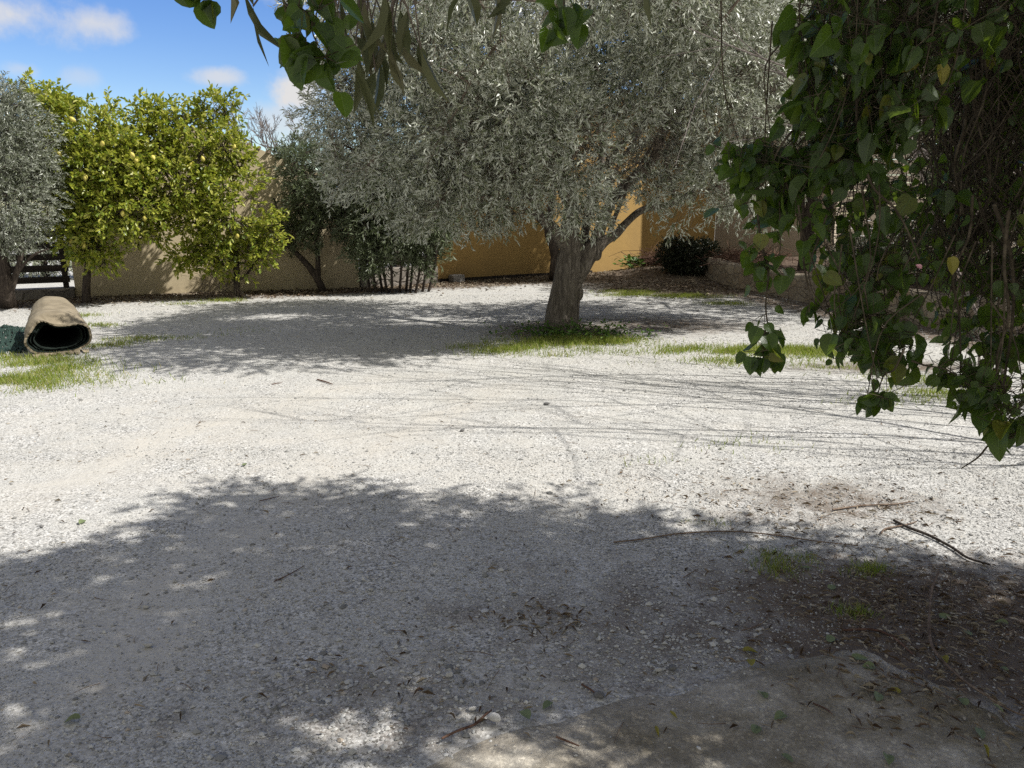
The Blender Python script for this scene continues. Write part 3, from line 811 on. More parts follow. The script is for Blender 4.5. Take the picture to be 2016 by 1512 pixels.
# knots and burls on the trunk
burl = []
for (u, v, dy, r) in ((1139, 578, -.06, .068), (1133, 588, -.08, .055), (1176, 500, -.0, .062), (1141, 552, -.13, .03)):
    c = tp(u, v, dy); th, ph = np.meshgrid(np.linspace(0, math.pi, 9), np.linspace(0, 2 * math.pi, 13)[:-1], indexing='ij')
    d = np.stack([np.sin(th) * np.cos(ph), np.sin(th) * np.sin(ph), np.cos(th)], -1).reshape(-1, 3)
    i, j = np.meshgrid(np.arange(8), np.arange(12), indexing='ij'); j2 = (j + 1) % 12
    burl.append((c + d * r * (1 + .18 * wob(d, 2.5, 1))[:, None] * [1, 1, 1.3], np.stack([i * 12 + j, (i + 1) * 12 + j, (i + 1) * 12 + j2, i * 12 + j2], -1).reshape(-1, 4)))
for q in burl: under(build('burl', [q], M['olive_bark'], ot, smooth=True), ot, 'trunk')
# dead inner twig tangle
n = 2600
P, O = blob_points([pb(1230, 270, 9.2, 150, 90, .7), pb(1050, 280, 8.9, 140, 60, .5), pb(1500, 180, 9.4, 70, 60, .5), pb(960, 330, 9.1, 120, 50, .4)], n, 3)
D = rdir(n); Lt = RNG.uniform(.12, .4, n)[:, None]
build('dead_twigs', twig_tubes(P, P + D * Lt * .5 + RNG.normal(0, .03, (n, 3)), P + D * Lt + [0, 0, -.03], .003, .0015), M['twig'], ot)

# second olive at the left edge
b1 = Gg(15, 603)
def lp(u, v, Y=11.35): return at(u, v, Y)
crown_tree('olive_tree', b1, 'grey bushy olive tree by the slat fence, cut by the left edge', 'tree',
           [([b1 - [0, 0, .05], lp(12, 570), lp(8, 530), lp(0, 480), lp(-20, 400), lp(-25, 300)], [.13, .10, .08, .07, .05, .03]),
            ([lp(14, 590), lp(28, 550), lp(40, 510), lp(45, 450), lp(40, 360)], [.06, .045, .035, .03, .02]),
            ([lp(10, 580), lp(-20, 540), lp(-60, 480), lp(-90, 380)], [.06, .05, .04, .02]),
            ([lp(20, 575), lp(34, 540), lp(62, 505), lp(95, 490)], [.03, .022, .018, .01])],
           [pb(10, 290, 11.3, 90, 90, .8), pb(25, 380, 11.1, 75, 80, .8), pb(-60, 260, 11.4, 90, 110, .9), pb(-40, 400, 11.3, 100, 90, .8), pb(5, 450, 11.2, 60, 40, .6), pb(30, 310, 11.2, 45, 60, .6), pb(10, 215, 11.4, 40, 50, .4)],
           4200, 14, .062, .0125, .2, M['olive_leaf_dark'], M['dark_bark'], bias=2.4, gap=.25, gfreq=2, sub=70, tw=.0022, droop=.15, group=None)

# lemon trees
def lemons(root, blobs, n):
    P, O = blob_points(blobs, n, 4)
    front = P.copy(); th, ph = np.meshgrid(np.linspace(0, math.pi, 7), np.linspace(0, 2 * math.pi, 10)[:-1], indexing='ij')
    d = np.stack([np.sin(th) * np.cos(ph), np.sin(th) * np.sin(ph), np.cos(th)], -1).reshape(-1, 3)
    r = .5 * (1 + .0 * d[:, :1]); shape = d * np.array([.031, .031, .042]); tipm = np.abs(d[:, 2]) > .99; shape[tipm] *= 1.22
    i, j = np.meshgrid(np.arange(6), np.arange(9), indexing='ij'); j2 = (j + 1) % 9
    F = np.stack([i * 9 + j, (i + 1) * 9 + j, (i + 1) * 9 + j2, i * 9 + j2], -1).reshape(-1, 4)
    first = None
    for q in range(n):
        p = P[q]
        if O[q, 1] > .25: p = p - np.array([0, 2 * O[q, 1] * .7, 0])
        if first is None:
            first = build('lemon', [(shape, F)], M['lemon'], None, smooth=True); o = first
        else:
            o = first.copy(); S.collection.objects.link(o)
        o.location = Vector(tuple(p)) - root.location; under(o, root, 'crown')
        o.rotation_euler = tuple(RNG.uniform(-.7, .7, 3))
bA = Gg(170, 597)
def ap(u, v, Y=12.25): return at(u, v, Y)
blA = [pb(*q) for q in [(130, 250, 12.3, 70, 60, .7), (200, 320, 12.0, 90, 85, .8), (110, 340, 12.2, 70, 75, .7), (230, 400, 11.9, 85, 70, .7), (150, 440, 12.0, 65, 60, .6),
                        (185, 250, 12.3, 60, 45, .5), (190, 490, 12.0, 50, 40, .45), (250, 340, 12.2, 60, 70, .7), (100, 210, 12.4, 35, 35, .3), (60, 185, 12.4, 22, 22, .2), (38, 160, 12.4, 10, 20, .12), (215, 225, 12.3, 22, 25, .2)]]
blA = thin(blA)
lt = crown_tree('lemon_tree', bA, 'sunlit lemon tree full of yellow fruit, trunk beside the slat fence', 'tree',
                [([bA - [0, 0, .05], ap(170, 560), ap(174, 520), ap(180, 480), ap(178, 420), ap(160, 340), ap(140, 260)], [.075, .06, .055, .05, .04, .03, .015]),
                 ([ap(174, 525), ap(205, 470), ap(235, 410), ap(245, 340)], [.045, .035, .03, .02]),
                 ([ap(176, 500), ap(140, 450), ap(110, 380), ap(95, 300)], [.04, .03, .025, .015]),
                 ([ap(140, 290), ap(105, 225), ap(70, 190), ap(35, 150)], [.02, .013, .01, .006])],
                blA, 2200, 8, .085, .044, .20, M['lemon_leaf'], M['dark_bark'], 'oval', 'lemon trees against the cream wall', up=1.0, droop=.05, bias=1.9, gap=.40, gfreq=2.6, sub=90, tw=.003)
lemons(lt, blA[:6] + blA[7:8], 18)
bB = Gg(466, 586)
blB = [pb(*q) for q in [(310, 270, 12.6, 60, 65, .6), (370, 265, 12.7, 70, 65, .6), (320, 350, 12.4, 85, 75, .7), (410, 340, 12.6, 85, 80, .7), (450, 300, 12.8, 40, 50, .5), (350, 430, 12.5, 70, 45, .5),
                        (440, 420, 12.6, 80, 55, .6), (490, 370, 12.8, 45, 55, .5), (400, 490, 12.7, 65, 40, .45), (465, 505, 12.8, 60, 38, .4), (515, 430, 12.9, 42, 55, .4), (520, 480, 12.9, 30, 35, .3), (430, 215, 12.8, 26, 28, .25), (285, 225, 12.6, 25, 25, .2), (290, 440, 12.4, 50, 35, .4), (275, 370, 12.3, 55, 70, .5), (370, 500, 12.7, 45, 35, .4), (475, 330, 12.9, 35, 45, .4), (300, 225, 12.6, 14, 30, .15), (395, 215, 12.8, 16, 30, .15), (455, 210, 12.9, 14, 30, .15)]]
def bp(u, v, Y=12.95): return at(u, v, Y)
blB = thin(blB)
lt2 = crown_tree('lemon_tree', bB, 'broad yellow green lemon tree standing in the middle of the cream wall', 'tree',
                 [([bB - [0, 0, .05], bp(466, 560), bp(465, 525), bp(458, 480), bp(440, 420), bp(420, 350), bp(430, 270), bp(445, 215)], [.06, .05, .048, .042, .035, .028, .02, .01]),
                  ([bp(465, 520), bp(425, 460), bp(370, 400), bp(320, 330), bp(300, 260)], [.04, .03, .026, .02, .012]),
                  ([bp(466, 555), bp(490, 535), bp(510, 505), bp(520, 450)], [.028, .022, .018, .012])],
                 blB, 2450, 8, .085, .044, .20, M['lemon_leaf'], M['dark_bark'], 'oval', 'lemon trees against the cream wall', up=1.0, droop=.05, bias=1.9, gap=.44, gfreq=2.6, sub=110, tw=.003)
lemons(lt2, blB[:7], 8)

# small tree with the leaning dark trunk
bC = Gg(637, 573)
def cp(u, v, Y=13.9): return at(u, v, Y)
crown_tree('oleander_tree', bC, 'slender dark trunked tree, one stem leaning left against the cream wall', 'tree',
           [([bC - [0, 0, .05], cp(628, 555), cp(612, 530), cp(590, 505), cp(565, 480), cp(552, 440), cp(540, 390)], [.075, .065, .058, .05, .04, .03, .015]),
            ([cp(626, 550), cp(626, 515), cp(623, 475), cp(628, 430), cp(640, 370), cp(660, 310)], [.05, .042, .04, .032, .024, .012]),
            ([cp(570, 485), cp(555, 455), cp(530, 430), cp(505, 400)], [.025, .02, .015, .008]),
            ([cp(624, 478), cp(600, 440), cp(580, 390), cp(575, 330)], [.03, .024, .018, .01])],
           [pb(*q) for q in [(620, 340, 13.7, 60, 45, .6), (660, 370, 13.7, 55, 55, .6), (600, 400, 13.8, 40, 40, .5), (640, 440, 13.8, 45, 40, .45), (685, 430, 13.8, 35, 50, .4), (575, 470, 13.9, 30, 18, .25), (585, 295, 14.2, 28, 24, .3)]],
           1050, 11, .10, .018, .20, M['oleander_leaf'], M['dark_bark'], up=.2, droop=.15, gap=.3, gfreq=2.4, sub=70, tw=.003)

# oleander clump
bO = Gg(780, 578)
stems = []
for k in range(11):
    u0, u1 = 730 + k * 11, 690 + k * 20 + RNG.uniform(-15, 15)
    Yk = 13.9 + RNG.uniform(-.25, .25)
    g0 = Gg(u0, 576); g0[1] += RNG.uniform(-.1, .2)
    stems.append(([g0 - [0, 0, .05], at((u0 * 2 + u1) / 3, 530, Yk), at((u0 + u1) / 2, 480, Yk), at(u1, 400, Yk), at(u1 + RNG.uniform(-15, 15), 340, Yk)], [.026, .022, .019, .015, .007]))
crown_tree('oleander_shrub', bO, 'dark many stemmed oleander clump between the cream and ochre walls', 'shrub', stems,
           [pb(*q) for q in [(740, 430, 13.8, 60, 50, .5), (800, 450, 13.8, 60, 45, .5), (850, 440, 13.9, 40, 50, .45), (720, 370, 13.9, 60, 60, .6), (820, 370, 14, 80, 60, .6), (770, 330, 14.1, 80, 60, .6), (735, 500, 13.7, 35, 35, .4), (700, 470, 13.8, 22, 30, .3), (835, 500, 13.9, 30, 30, .3)]],
           2600, 11, .11, .018, .22, M['oleander_leaf'], M['dark_bark'], droop=.25, gap=.15, sub=60, tw=.003, ridges=.02)
# dark trunk tree by the ochre wall
bD = Gg(1092, 549)
def dp(u, v, Y=15.9): return at(u, v, Y)
crown_tree('shade_tree', bD, 'dark trunked tree close to the ochre wall, half hidden by the olive trunk', 'tree',
           [([bD - [0, 0, .1], dp(1092, 530), dp(1093, 505), dp(1088, 480), dp(1080, 455), dp(1085, 400), dp(1100, 300)], [.12, .11, .10, .10, .09, .07, .04]),
            ([dp(1082, 455), dp(1060, 430), dp(1020, 400), dp(960, 350)], [.07, .06, .05, .03]),
            ([dp(1090, 500), dp(1110, 460), dp(1150, 400), dp(1190, 330)], [.05, .05, .04, .02])],
           [((1.2, 16.1, 3.6), (1.1, .8, .6)), ((2.4, 15.9, 3.8), (1.2, .9, .7)), ((3.6, 15.9, 4.2), (1.2, .9, .8)), ((2.8, 16.1, 4.9), (1.4, .9, .8)), ((1.4, 16.1, 4.6), (1.3, .9, .8)), ((4.6, 15.8, 4.9), (1.2, .9, .8)), ((3.4, 15.9, 5.8), (1.4, .9, .7)), ((0, 15.9, 3.5), (1.0, .8, .6)), ((-1.0, 15.8, 3.2), (.8, .7, .5))],
           4200, 11, .10, .026, .22, M['oleander_leaf'], M['dark_bark'], droop=.1, gap=.1, sub=80, tw=.003)

# bare tree behind the cream wall
def bare_tree(name, base, label, top_dirs, L0, r0, depth, spread, mat, seed, fine=.0025, lift=.12, trunk=None):
    rg = np.random.default_rng(seed); t = empty(name, base, label, 'tree')
    tr, br = [], []
    segs0, segs1, segsm, rr = [], [], [], []
    def grow(p, d, L, r, k):
        q = p + d * L; mid = (p + q) / 2 + rg.normal(0, .05 * L, 3)
        segs0.append(p); segsm.append(mid); segs1.append(q); rr.append(r)
        if k == 0: return
        for c in range(rg.integers(2, 4)):
            f = rg.uniform(.45, 1.0); b = p + (q - p) * f
            nd = d + rg.normal(0, spread, 3); nd[2] += lift; nd = nd / np.linalg.norm(nd)
            grow(b, nd, L * rg.uniform(.55, .85), max(r * .62, fine), k - 1)
    top = np.asarray(base, float) + (trunk if trunk is not None else np.array([0, 0, 1.0]))
    tr = tube(cr([np.asarray(base) - [0, 0, .05], (np.asarray(base) + top) / 2 + rg.normal(0, .04, 3), top], 10), [r0 * 1.6, r0 * 1.2, r0], 9, .05)
    for d in top_dirs: grow(top, nrm(np.array(d, float)), L0, r0 * .8, depth)
    rr = np.array(rr)
    br = twig_tubes(np.array(segs0), np.array(segsm), np.array(segs1), rr, rr * .7, 5)
    build('trunk', tr, mat, t, smooth=True); build('branches', br, mat, t)
    return t
M['bare_bark'] = bark_mat('bare_bark', (.21, .18, .17), (.36, .32, .30), 20, .003, (1, 1, 1))
bt = at(575, 560, 17.5); bt[2] = 0
bare_tree('bare_tree', bt, 'leafless grey twigged tree rising behind the cream wall', [(-.55, 0, 1), (-.25, -.2, 1), (.1, .1, 1), (.4, 0, 1), (-.9, .2, .9)], .95, .045, 6, .34, M['bare_bark'], 5, fine=.004, trunk=np.array([-.05, 0, 1.5]))

# low foliage far beyond the fence, seen between its slats
for q, (bx, by, lab) in enumerate([(-10.0, 16.6, 'grey green bushy growth beyond the left slat fence'), (-2.6, 18.2, 'dark bushy growth beyond the fence behind the oleander clump')]):
    bF = np.array([bx, by, 0])
    crown_tree('bush', bF, lab, 'bush', [([bF, bF + [0, 0, .5], bF + [.1, 0, 1.0]], [.08, .06, .03])],
               [((bx, by, .9), (1.2, .6, .8)), ((bx - 1.6, by + .2, 1.0), (1.3, .7, .9)), ((bx + 1.0, by, .7), (.9, .5, .6)), ((bx - .3, by - .2, .4), (1.8, .5, .4))], 1500, 10, .09, .028, .25, M['olive_leaf'] if q == 0 else M['oleander_leaf'], M['dark_bark'], sub=30)

# ------------------------------------------------------------------ planter plants
hb = at(1358, 532, 16.3); hb[2] = gz(hb)[0] + .05
crown_tree('clipped_shrub', hb, 'low dark rounded shrub in front of the corner of the ochre wall', 'shrub', [([hb - [0, 0, .1], hb + [0, 0, .2], hb + [.05, 0, .4]], [.03, .025, .015]), ([hb - [0, 0, .1], hb + [-.2, 0, .2], hb + [-.4, 0, .4]], [.02, .018, .01]), ([hb - [0, 0, .1], hb + [.2, 0, .2], hb + [.4, 0, .4]], [.02, .018, .01])],
           [pb(1335, 500, 16.2, 36, 30, .4), pb(1380, 505, 16.4, 38, 28, .4), pb(1355, 515, 16.2, 45, 25, .4)], 1500, 8, .055, .03, .12, M['hedge_leaf'], M['dark_bark'], 'oval', up=.4, sub=24, tw=.003)
def planter_tree(name, x, y, z, label, blobs, n, lm, ll, lw, shape, stems_, cat='shrub', k=10):
    b = np.array([x, y, z])
    limbs = [([b - [0, 0, .1], b + np.array(s) * .5 + [0, 0, .05], b + np.array(s)], [r, r * .8, r * .4]) for s, r in stems_]
    crown_tree(name, b, label, cat, limbs, blobs, n, k, ll, lw, .22, lm, M['dark_bark'], shape, droop=.15, gap=.12, sub=40, tw=.003)
planter_tree('broadleaf_tree', 5.35, 14.2, .36, 'dark trunked tree standing in the planter before the beige wall', [((5.6, 14.2, 3.2), (1.1, 1.0, .8)), ((6.6, 14, 3.3), (1.1, 1.0, .9)), ((5.9, 13.8, 2.5), (.7, .7, .4)), ((7.5, 13.6, 3.0), (1.0, 1.0, 1.0)), ((5.9, 12.0, 3.5), (1.1, 1.0, .7)), ((6.4, 10.6, 3.7), (1.0, 1.0, .7)), ((7.4, 11.8, 3.9), (1.0, 1.0, .8)), ((5.4, 15.2, 3.7), (1.2, 1.1, .7)), ((6.6, 15.6, 4.1), (1.2, 1.1, .9)), ((4.8, 13.8, 3.8), (1.0, 1.0, .6)), ((6.2, 14.6, 4.6), (1.4, 1.2, .8))], 4600, M['oleander_leaf'], .10, .022, 'lance', [((.05, 0, 1.9), .13), ((.8, -.1, 2.5), .06), ((-.3, 0, 2.6), .05)], 'tree')  # outlying crown masses added to shade the ground and litter to the left
planter_tree('oleander_shrub', 6.5, 11.6, .38, 'dark leafy bush in the planter behind the hanging vine', [((6.5, 11.6, .95), (.7, .6, .5)), ((7.4, 11.4, 1.4), (.8, .7, .9)), ((7.0, 11.8, 2.1), (.8, .7, .7)), ((7.9, 11.2, 2.3), (.9, .8, .9))], 2000, M['oleander_leaf'], .10, .024, 'lance', [((0, 0, .8), .03), ((.6, 0, 1.4), .03), ((.9, .1, 1.9), .03)])
planter_tree('oleander_shrub', 7.5, 9.2, .38, 'tall dark bush at the near end of the planter', [((7.3, 9.3, 1.0), (.6, .6, .5)), ((8.0, 9.2, 1.6), (.8, .7, .9)), ((8.3, 9.4, 2.6), (.9, .8, .9)), ((7.6, 9.8, 2.0), (.7, .7, .7)), ((8.8, 8.8, 3.0), (.9, .8, .8))], 2600, M['oleander_leaf'], .11, .024, 'lance', [((0, 0, .9), .03), ((.6, 0, 1.5), .03), ((.9, .1, 2.2), .03)])
planter_tree('low_shrub', 5.75, 13.0, .38, 'small grey leaved bush at the back of the planter', [((5.8, 13.0, .6), (.5, .4, .3)), ((6.3, 12.9, .75), (.5, .4, .4))], 700, M['olive_leaf'], .05, .018, 'lance', [((0, 0, .35), .02), ((.4, 0, .4), .02)])
planter_tree('low_shrub', 6.55, 7.6, .36, 'leafy weed bush at the near corner of the stone planter', [((6.5, 7.7, .5), (.5, .4, .35)), ((7.2, 7.6, .9), (.6, .5, .6))], 900, M['oleander_leaf'], .09, .026, 'oval', [((0, 0, .4), .02), ((.5, 0, .7), .02)])

# brushwood heaps
def heap(name, c, r, h, n, L, mat, label):
    d = rdir(n); P = np.array(c) + np.column_stack([RNG.normal(0, r[0], n), RNG.normal(0, r[1], n), np.abs(RNG.normal(0, h, n))])
    d[:, 2] *= .35; d = nrm(d); l_ = RNG.uniform(.4, 1, n)[:, None] * L
    o = build(name, twig_tubes(P - d * l_ / 2, P + RNG.normal(0, .04, (n, 3)), P + d * l_ / 2 + [0, 0, .02], RNG.uniform(.004, .009, n), .003, 4), mat)
    return tag(recentre(o), label, 'brushwood', kind='stuff')
c = Gg(1298, 540); heap('brushwood', c + [0, .1, .06], (.30, .2), .10, 330, .8, M['brush'], 'brown heap of cut sticks left of the dark shrub')
heap('brushwood', (4.75, 15.7, .45), (.40, .45), .07, 260, .7, M['brush'], 'reddish cut sticks lying on the planter soil')

# green weed by the ochre wall
def weed_plant(name, c, r, h, n, ll, label, mat=None, cat='weed'):
    P = np.array(c) + np.column_stack([RNG.normal(0, r, n), RNG.normal(0, r, n), RNG.uniform(.01, h, n)])
    D = nrm(np.column_stack([RNG.normal(0, 1, n), RNG.normal(0, 1, n), RNG.uniform(.1, .8, n)]))
    t = empty(name, c, label, cat)
    build('leaves', [leaves(P, D, np.tile([0, 0, 1.0], (n, 1)) + rdir(n) * .5, ll * RNG.uniform(.6, 1.2, n), ll * .7, 'oval')], mat or M['weed'], t)
    st = np.tile(np.array(c), (n // 3, 1)) + RNG.normal(0, r * .5, (n // 3, 3)) * [1, 1, 0]
    build('stems', twig_tubes(st, (st + P[:n // 3]) / 2, P[:n // 3], .003, .002), mat or M['weed'], t)
weed_plant('weed_plant', Gg(1245, 540) + [0, 0, .0], .16, .22, 110, .12, 'bright green leafy weed at the foot of the ochre wall')

# ------------------------------------------------------------------ rolled carpet and net
def carpet():
    c0, c1 = at(114, 662, 8.0), at(109, 640, 9.25)
    c0[2] = .185; c1[2] = .235; ax = nrm((c1 - c0) * [1, 1, 0]); sx = np.array([ax[1], -ax[0], 0])
    # outline of the near mouth seen from the yard, (across, up) in metres; it sags and is ragged
    mouth = np.array([(.315, -.01), (.305, .065), (.255, .105), (.17, .112), (.07, .115), (-.03, .135), (-.10, .165), (-.155, .175), (-.205, .13), (-.255, .06), (-.30, .0), (-.312, -.06), (-.28, -.12), (-.215, -.165), (-.12, -.182), (0, -.185), (.11, -.182), (.20, -.16), (.275, -.11), (.31, -.06)])
    k = len(mouth); ang = np.linspace(0, 2 * math.pi, k + 1)[:-1]
    ctr = mouth
    a0 = np.arctan2(ctr[:, 1] + .01, ctr[:, 0])
    rnd = np.column_stack([.24 * np.cos(a0), .235 * np.sin(a0)])
    full = np.column_stack([.318 * np.cos(a0), .205 * np.sin(a0) + .02 * (np.sin(a0) > 0)])
    m = 96
    def res(p): return cr(np.vstack([p, p[:1]]), m + 1)[:-1]
    mouth, rnd, full = res(mouth), res(rnd), res(full)
    L = np.linalg.norm((c1 - c0)[:2]); out, inn = [], []
    for s in np.linspace(0, 1, 26):
        e = min(s / .14, 1); e = e * e * (3 - 2 * e)
        p2 = mouth * (1 - e) + full * e
        g = s ** .8; p2 = p2 * (1 - g) + rnd * g
        c = c0 * (1 - s) + c1 * s; c = np.array([c[0], c[1], 0])
        lip = (.05 * np.maximum(mouth[:, 1], 0) / .17 + .012 * np.sin(np.arange(m) * .7) + .01 * np.sin(np.arange(m) * 2.3)) * (1 - e)
        base = c[None] + sx * p2[:, :1] + np.array([0, 0, 1]) * (p2[:, 1:] + (.19 * (1 - s) + .237 * s)) + ax * (s * .0 + lip[:, None])
        wv = .006 * wob(base, 9, 2)[:, None]
        n2 = nrm(p2); nv = sx * n2[:, :1] + np.array([0, 0, 1]) * n2[:, 1:]
        out.append(base + nv * wv); inn.append(base + nv * (wv - .022))
    return np.array(out), np.array(inn), c0, sx, ax, m
co_, ci_, c0_, sx_, ax_, m_ = carpet()
def grid_faces(r, m, flip=False):
    i, j = np.meshgrid(np.arange(r - 1), np.arange(m), indexing='ij'); j2 = (j + 1) % m
    F = np.stack([i * m + j, (i + 1) * m + j, (i + 1) * m + j2, i * m + j2], -1).reshape(-1, 4)
    return F[:, ::-1] if flip else F
carp = empty('rolled_carpet', (c0_[0], c0_[1] + .6, 0), 'big rolled up carpet with fawn backing, sagging open end towards the yard', 'carpet roll')
build('backing', [(co_.reshape(-1, 3), grid_faces(len(co_), m_)), (np.concatenate([co_[0], ci_[0]]), grid_faces(2, m_, True)), (np.concatenate([co_[-1], ci_[-1]]), grid_faces(2, m_))], M['carpet_back'], carp, smooth=True)
sp_ = []
for q in range(3):                                                   # the wound layers inside
    sh = 1 - .10 * q
    cen = ci_.mean(axis=1, keepdims=True) * np.array([1, 1, 1]) - np.array([0, 0, .025 * q])
    lay = cen + (ci_ - cen) * sh; lay[0] += ax_ * (.02 + .05 * q)
    sp_.append((lay.reshape(-1, 3), grid_faces(len(lay), m_, True)))
    sp_.append((np.concatenate([lay[0], (cen + (ci_ - cen) * (sh - .04))[0] + ax_ * (.03 + .05 * q)]), grid_faces(2, m_, True)))
build('green_pile', sp_, M['carpet_face'], carp, smooth=True)
# closed back of the winding
bk = ci_[-4]; build('core', [(np.vstack([bk.mean(0), bk]), np.array([[0, 1 + a, 1 + (a + 1) % m_] for a in range(m_)]))], M['carpet_face'], carp)
# ragged torn flap under the mouth
fl = []
for q in range(7):
    x0 = -.25 + q * .075; w_ = RNG.uniform(.05, .09); d_ = RNG.uniform(.05, .14)
    cs = np.array([c0_[0], c0_[1], 0]) + sx_ * x0
    z = gz(cs)[0]
    V = np.array([cs + [0, 0, z + .03], cs + sx_ * w_ + [0, 0, z + .03], cs + sx_ * w_ * .9 - ax_ * d_ + [0, 0, z + .008], cs + sx_ * w_ * .3 - ax_ * (d_ * 1.2) + [0, 0, z + .012]])
    fl.append((V, np.array([[0, 1, 2, 3]])))
build('torn_flap', fl, M['carpet_back'], carp)

# crumpled green net beside it
def net():
    nu, nv = 40, 34
    a = np.array([G(-40, 700)[:2], G(50, 692)[:2], G(55, 645)[:2], G(5, 640)[:2]])
    u, v = np.meshgrid(np.linspace(0, 1, nu), np.linspace(0, 1, nv), indexing='ij')
    P = ((1 - u) * (1 - v))[..., None] * a[0] + (u * (1 - v))[..., None] * a[1] + (u * v)[..., None] * a[2] + ((1 - u) * v)[..., None] * a[3]
    P3 = np.dstack([P, np.zeros(u.shape)])
    e = np.minimum(np.minimum(u, 1 - u), np.minimum(v, 1 - v))
    P3[..., 2] = gz(P.reshape(-1, 2)).reshape(u.shape) + .012 + np.clip(e * 4, 0, 1) * (.025 + .018 * wob(P3, 5, 1) + .014 * wob(P3, 13, 2)) + .006 * RNG.normal(size=u.shape)
    P3[..., :2] += .02 * np.dstack([wob(P3, 7, 3), wob(P3, 7, 4)])
    i, j = np.meshgrid(np.arange(nu - 1), np.arange(nv - 1), indexing='ij')
    F = np.stack([i * nv + j, (i + 1) * nv + j, (i + 1) * nv + j + 1, i * nv + j + 1], -1).reshape(-1, 4)
    F = F[RNG.uniform(size=len(F)) > .12]
    return P3.reshape(-1, 3), F
tag(recentre(build('garden_net', [net()], M['net'])), 'crumpled dark green netting lying beside the carpet roll', 'net')

# ------------------------------------------------------------------ grass
def grass(name, spots, label, L=.07, dens=6500, w=.0055):
    PP = []
    for (u, v, rx, ry, dn) in spots:
        c = G(u, v)[:2]; n = int(dens * dn * rx * ry * 3.14)
        q = RNG.normal(0, .5, (n, 2)) * [rx, ry]; P = c + q
        k = wob(np.column_stack([P, np.zeros(n)]), 4.5, 3) + RNG.normal(0, .5, n) > .04
        PP.append(P[k])
    P = np.vstack(PP); n = len(P); z = gz(P)
    D = np.column_stack([RNG.normal(0, .45, n), RNG.normal(0, .45, n), np.ones(n)])
    l_ = L * .8 * RNG.uniform(.3, 1.3, n)
    o = build(name, [leaves(np.column_stack([P, z - .004]), D, rdir(n) * [1, 1, .1], l_, w * RNG.uniform(.7, 1.4, n), 'blade')], M['grass'])
    return tag(recentre(o), label, 'grass', kind='stuff')
grass('grass', [(40, 730, .75, .55, 1), (0, 760, .6, .4, .8), (100, 712, .35, .3, 1), (20, 705, .4, .2, .7), (180, 745, .7, .3, .12)], 'bright sunlit grass in front of the carpet roll', .085)
grass('grass', [(190, 678, .45, .28, .5), (250, 668, .5, .25, .3), (320, 664, .6, .25, .15), (420, 655, .8, .4, .05), (200, 640, .3, .2, .4), (150, 622, .35, .2, .7)], 'thin grass strip to the right of the carpet roll', .06)
grass('grass', [(1000, 684, .5, .22, .9), (960, 690, .5, .25, .5), (1080, 672, .6, .3, 1.1), (1180, 672, .7, .35, 1.2), (1230, 690, .6, .2, 1), (1320, 690, .6, .22, 1.1), (1400, 688, .6, .25, 1.1), (1480, 684, .6, .25, 1.1), (1560, 690, .7, .3, .9), (1640, 700, .5, .3, .7), (1420, 710, .8, .2, .3), (1050, 700, .6, .12, .4), (1500, 718, .6, .15, .25)], 'grass band round the foot of the big olive and to its right', .085)
grass('grass', [(1300, 582, .9, .35, 1.1), (1370, 583, .6, .3, 1.1), (1230, 575, .5, .25, .8), (1440, 597, .5, .25, .5)], 'green grass patch in the dark leaf litter behind the olive', .07)
grass('grass', [(1780, 738, .6, .22, .6), (1680, 770, .5, .15, .5), (1830, 775, .5, .2, .7), (1720, 775, .4, .1, .4), (1860, 750, .4, .2, .5), (1640, 722, .4, .12, .3), (1780, 790, .5, .12, .3)], 'sparse grass patches on the gravel below the vine', .06)
grass('grass', [(1510, 1085, .13, .09, .9), (1530, 1110, .12, .1, .8), (1590, 1095, .06, .05, .8), (1480, 1070, .12, .05, .4)], 'thin grass tuft behind the long stick', .06, 9000, .003)
grass('grass', [(1720, 1115, .07, .06, 1.3), (1700, 1120, .1, .06, .6)], 'small grass tuft in the shaded leaf litter', .055, 11000, .003)
grass('grass', [(1695, 1205, .07, .05, 2.0), (1680, 1200, .1, .06, .6)], 'dense little grass tuft nearest the concrete', .055, 13000, .003)
grass('grass', [(1395, 1022, .16, .05, .6), (1420, 1026, .08, .04, .8)], 'yellow green sprouts at the edge of the shade', .03, 8000, .003)
grass('grass', [(440, 592, .35, .2, .9), (380, 600, .5, .2, .3), (1300, 905, .25, .12, .12), (1480, 870, .4, .2, .1)], 'little grass at the foot of the broad lemon tree', .06)

n = 700
P = Gg(1125, 662)[None] + np.column_stack([RNG.normal(0, .42, n), RNG.normal(0, .2, n), RNG.uniform(.01, .2, n) * RNG.uniform(.3, 1, n)])
P = P[np.linalg.norm(P[:, :2] - b0[:2], axis=1) > .2]; n = len(P)
D = nrm(np.column_stack([RNG.normal(0, 1, (n, 2)), RNG.uniform(0, .8, n)]))
tag(recentre(build('weeds', [leaves(P, D, np.tile([0, 0, 1.], (n, 1)) + rdir(n) * .5, .05 * RNG.uniform(.6, 1.4, n), .034, 'oval')], M['weed'])), 'leafy green weeds crowding the olive trunk base', 'weeds', kind='stuff')

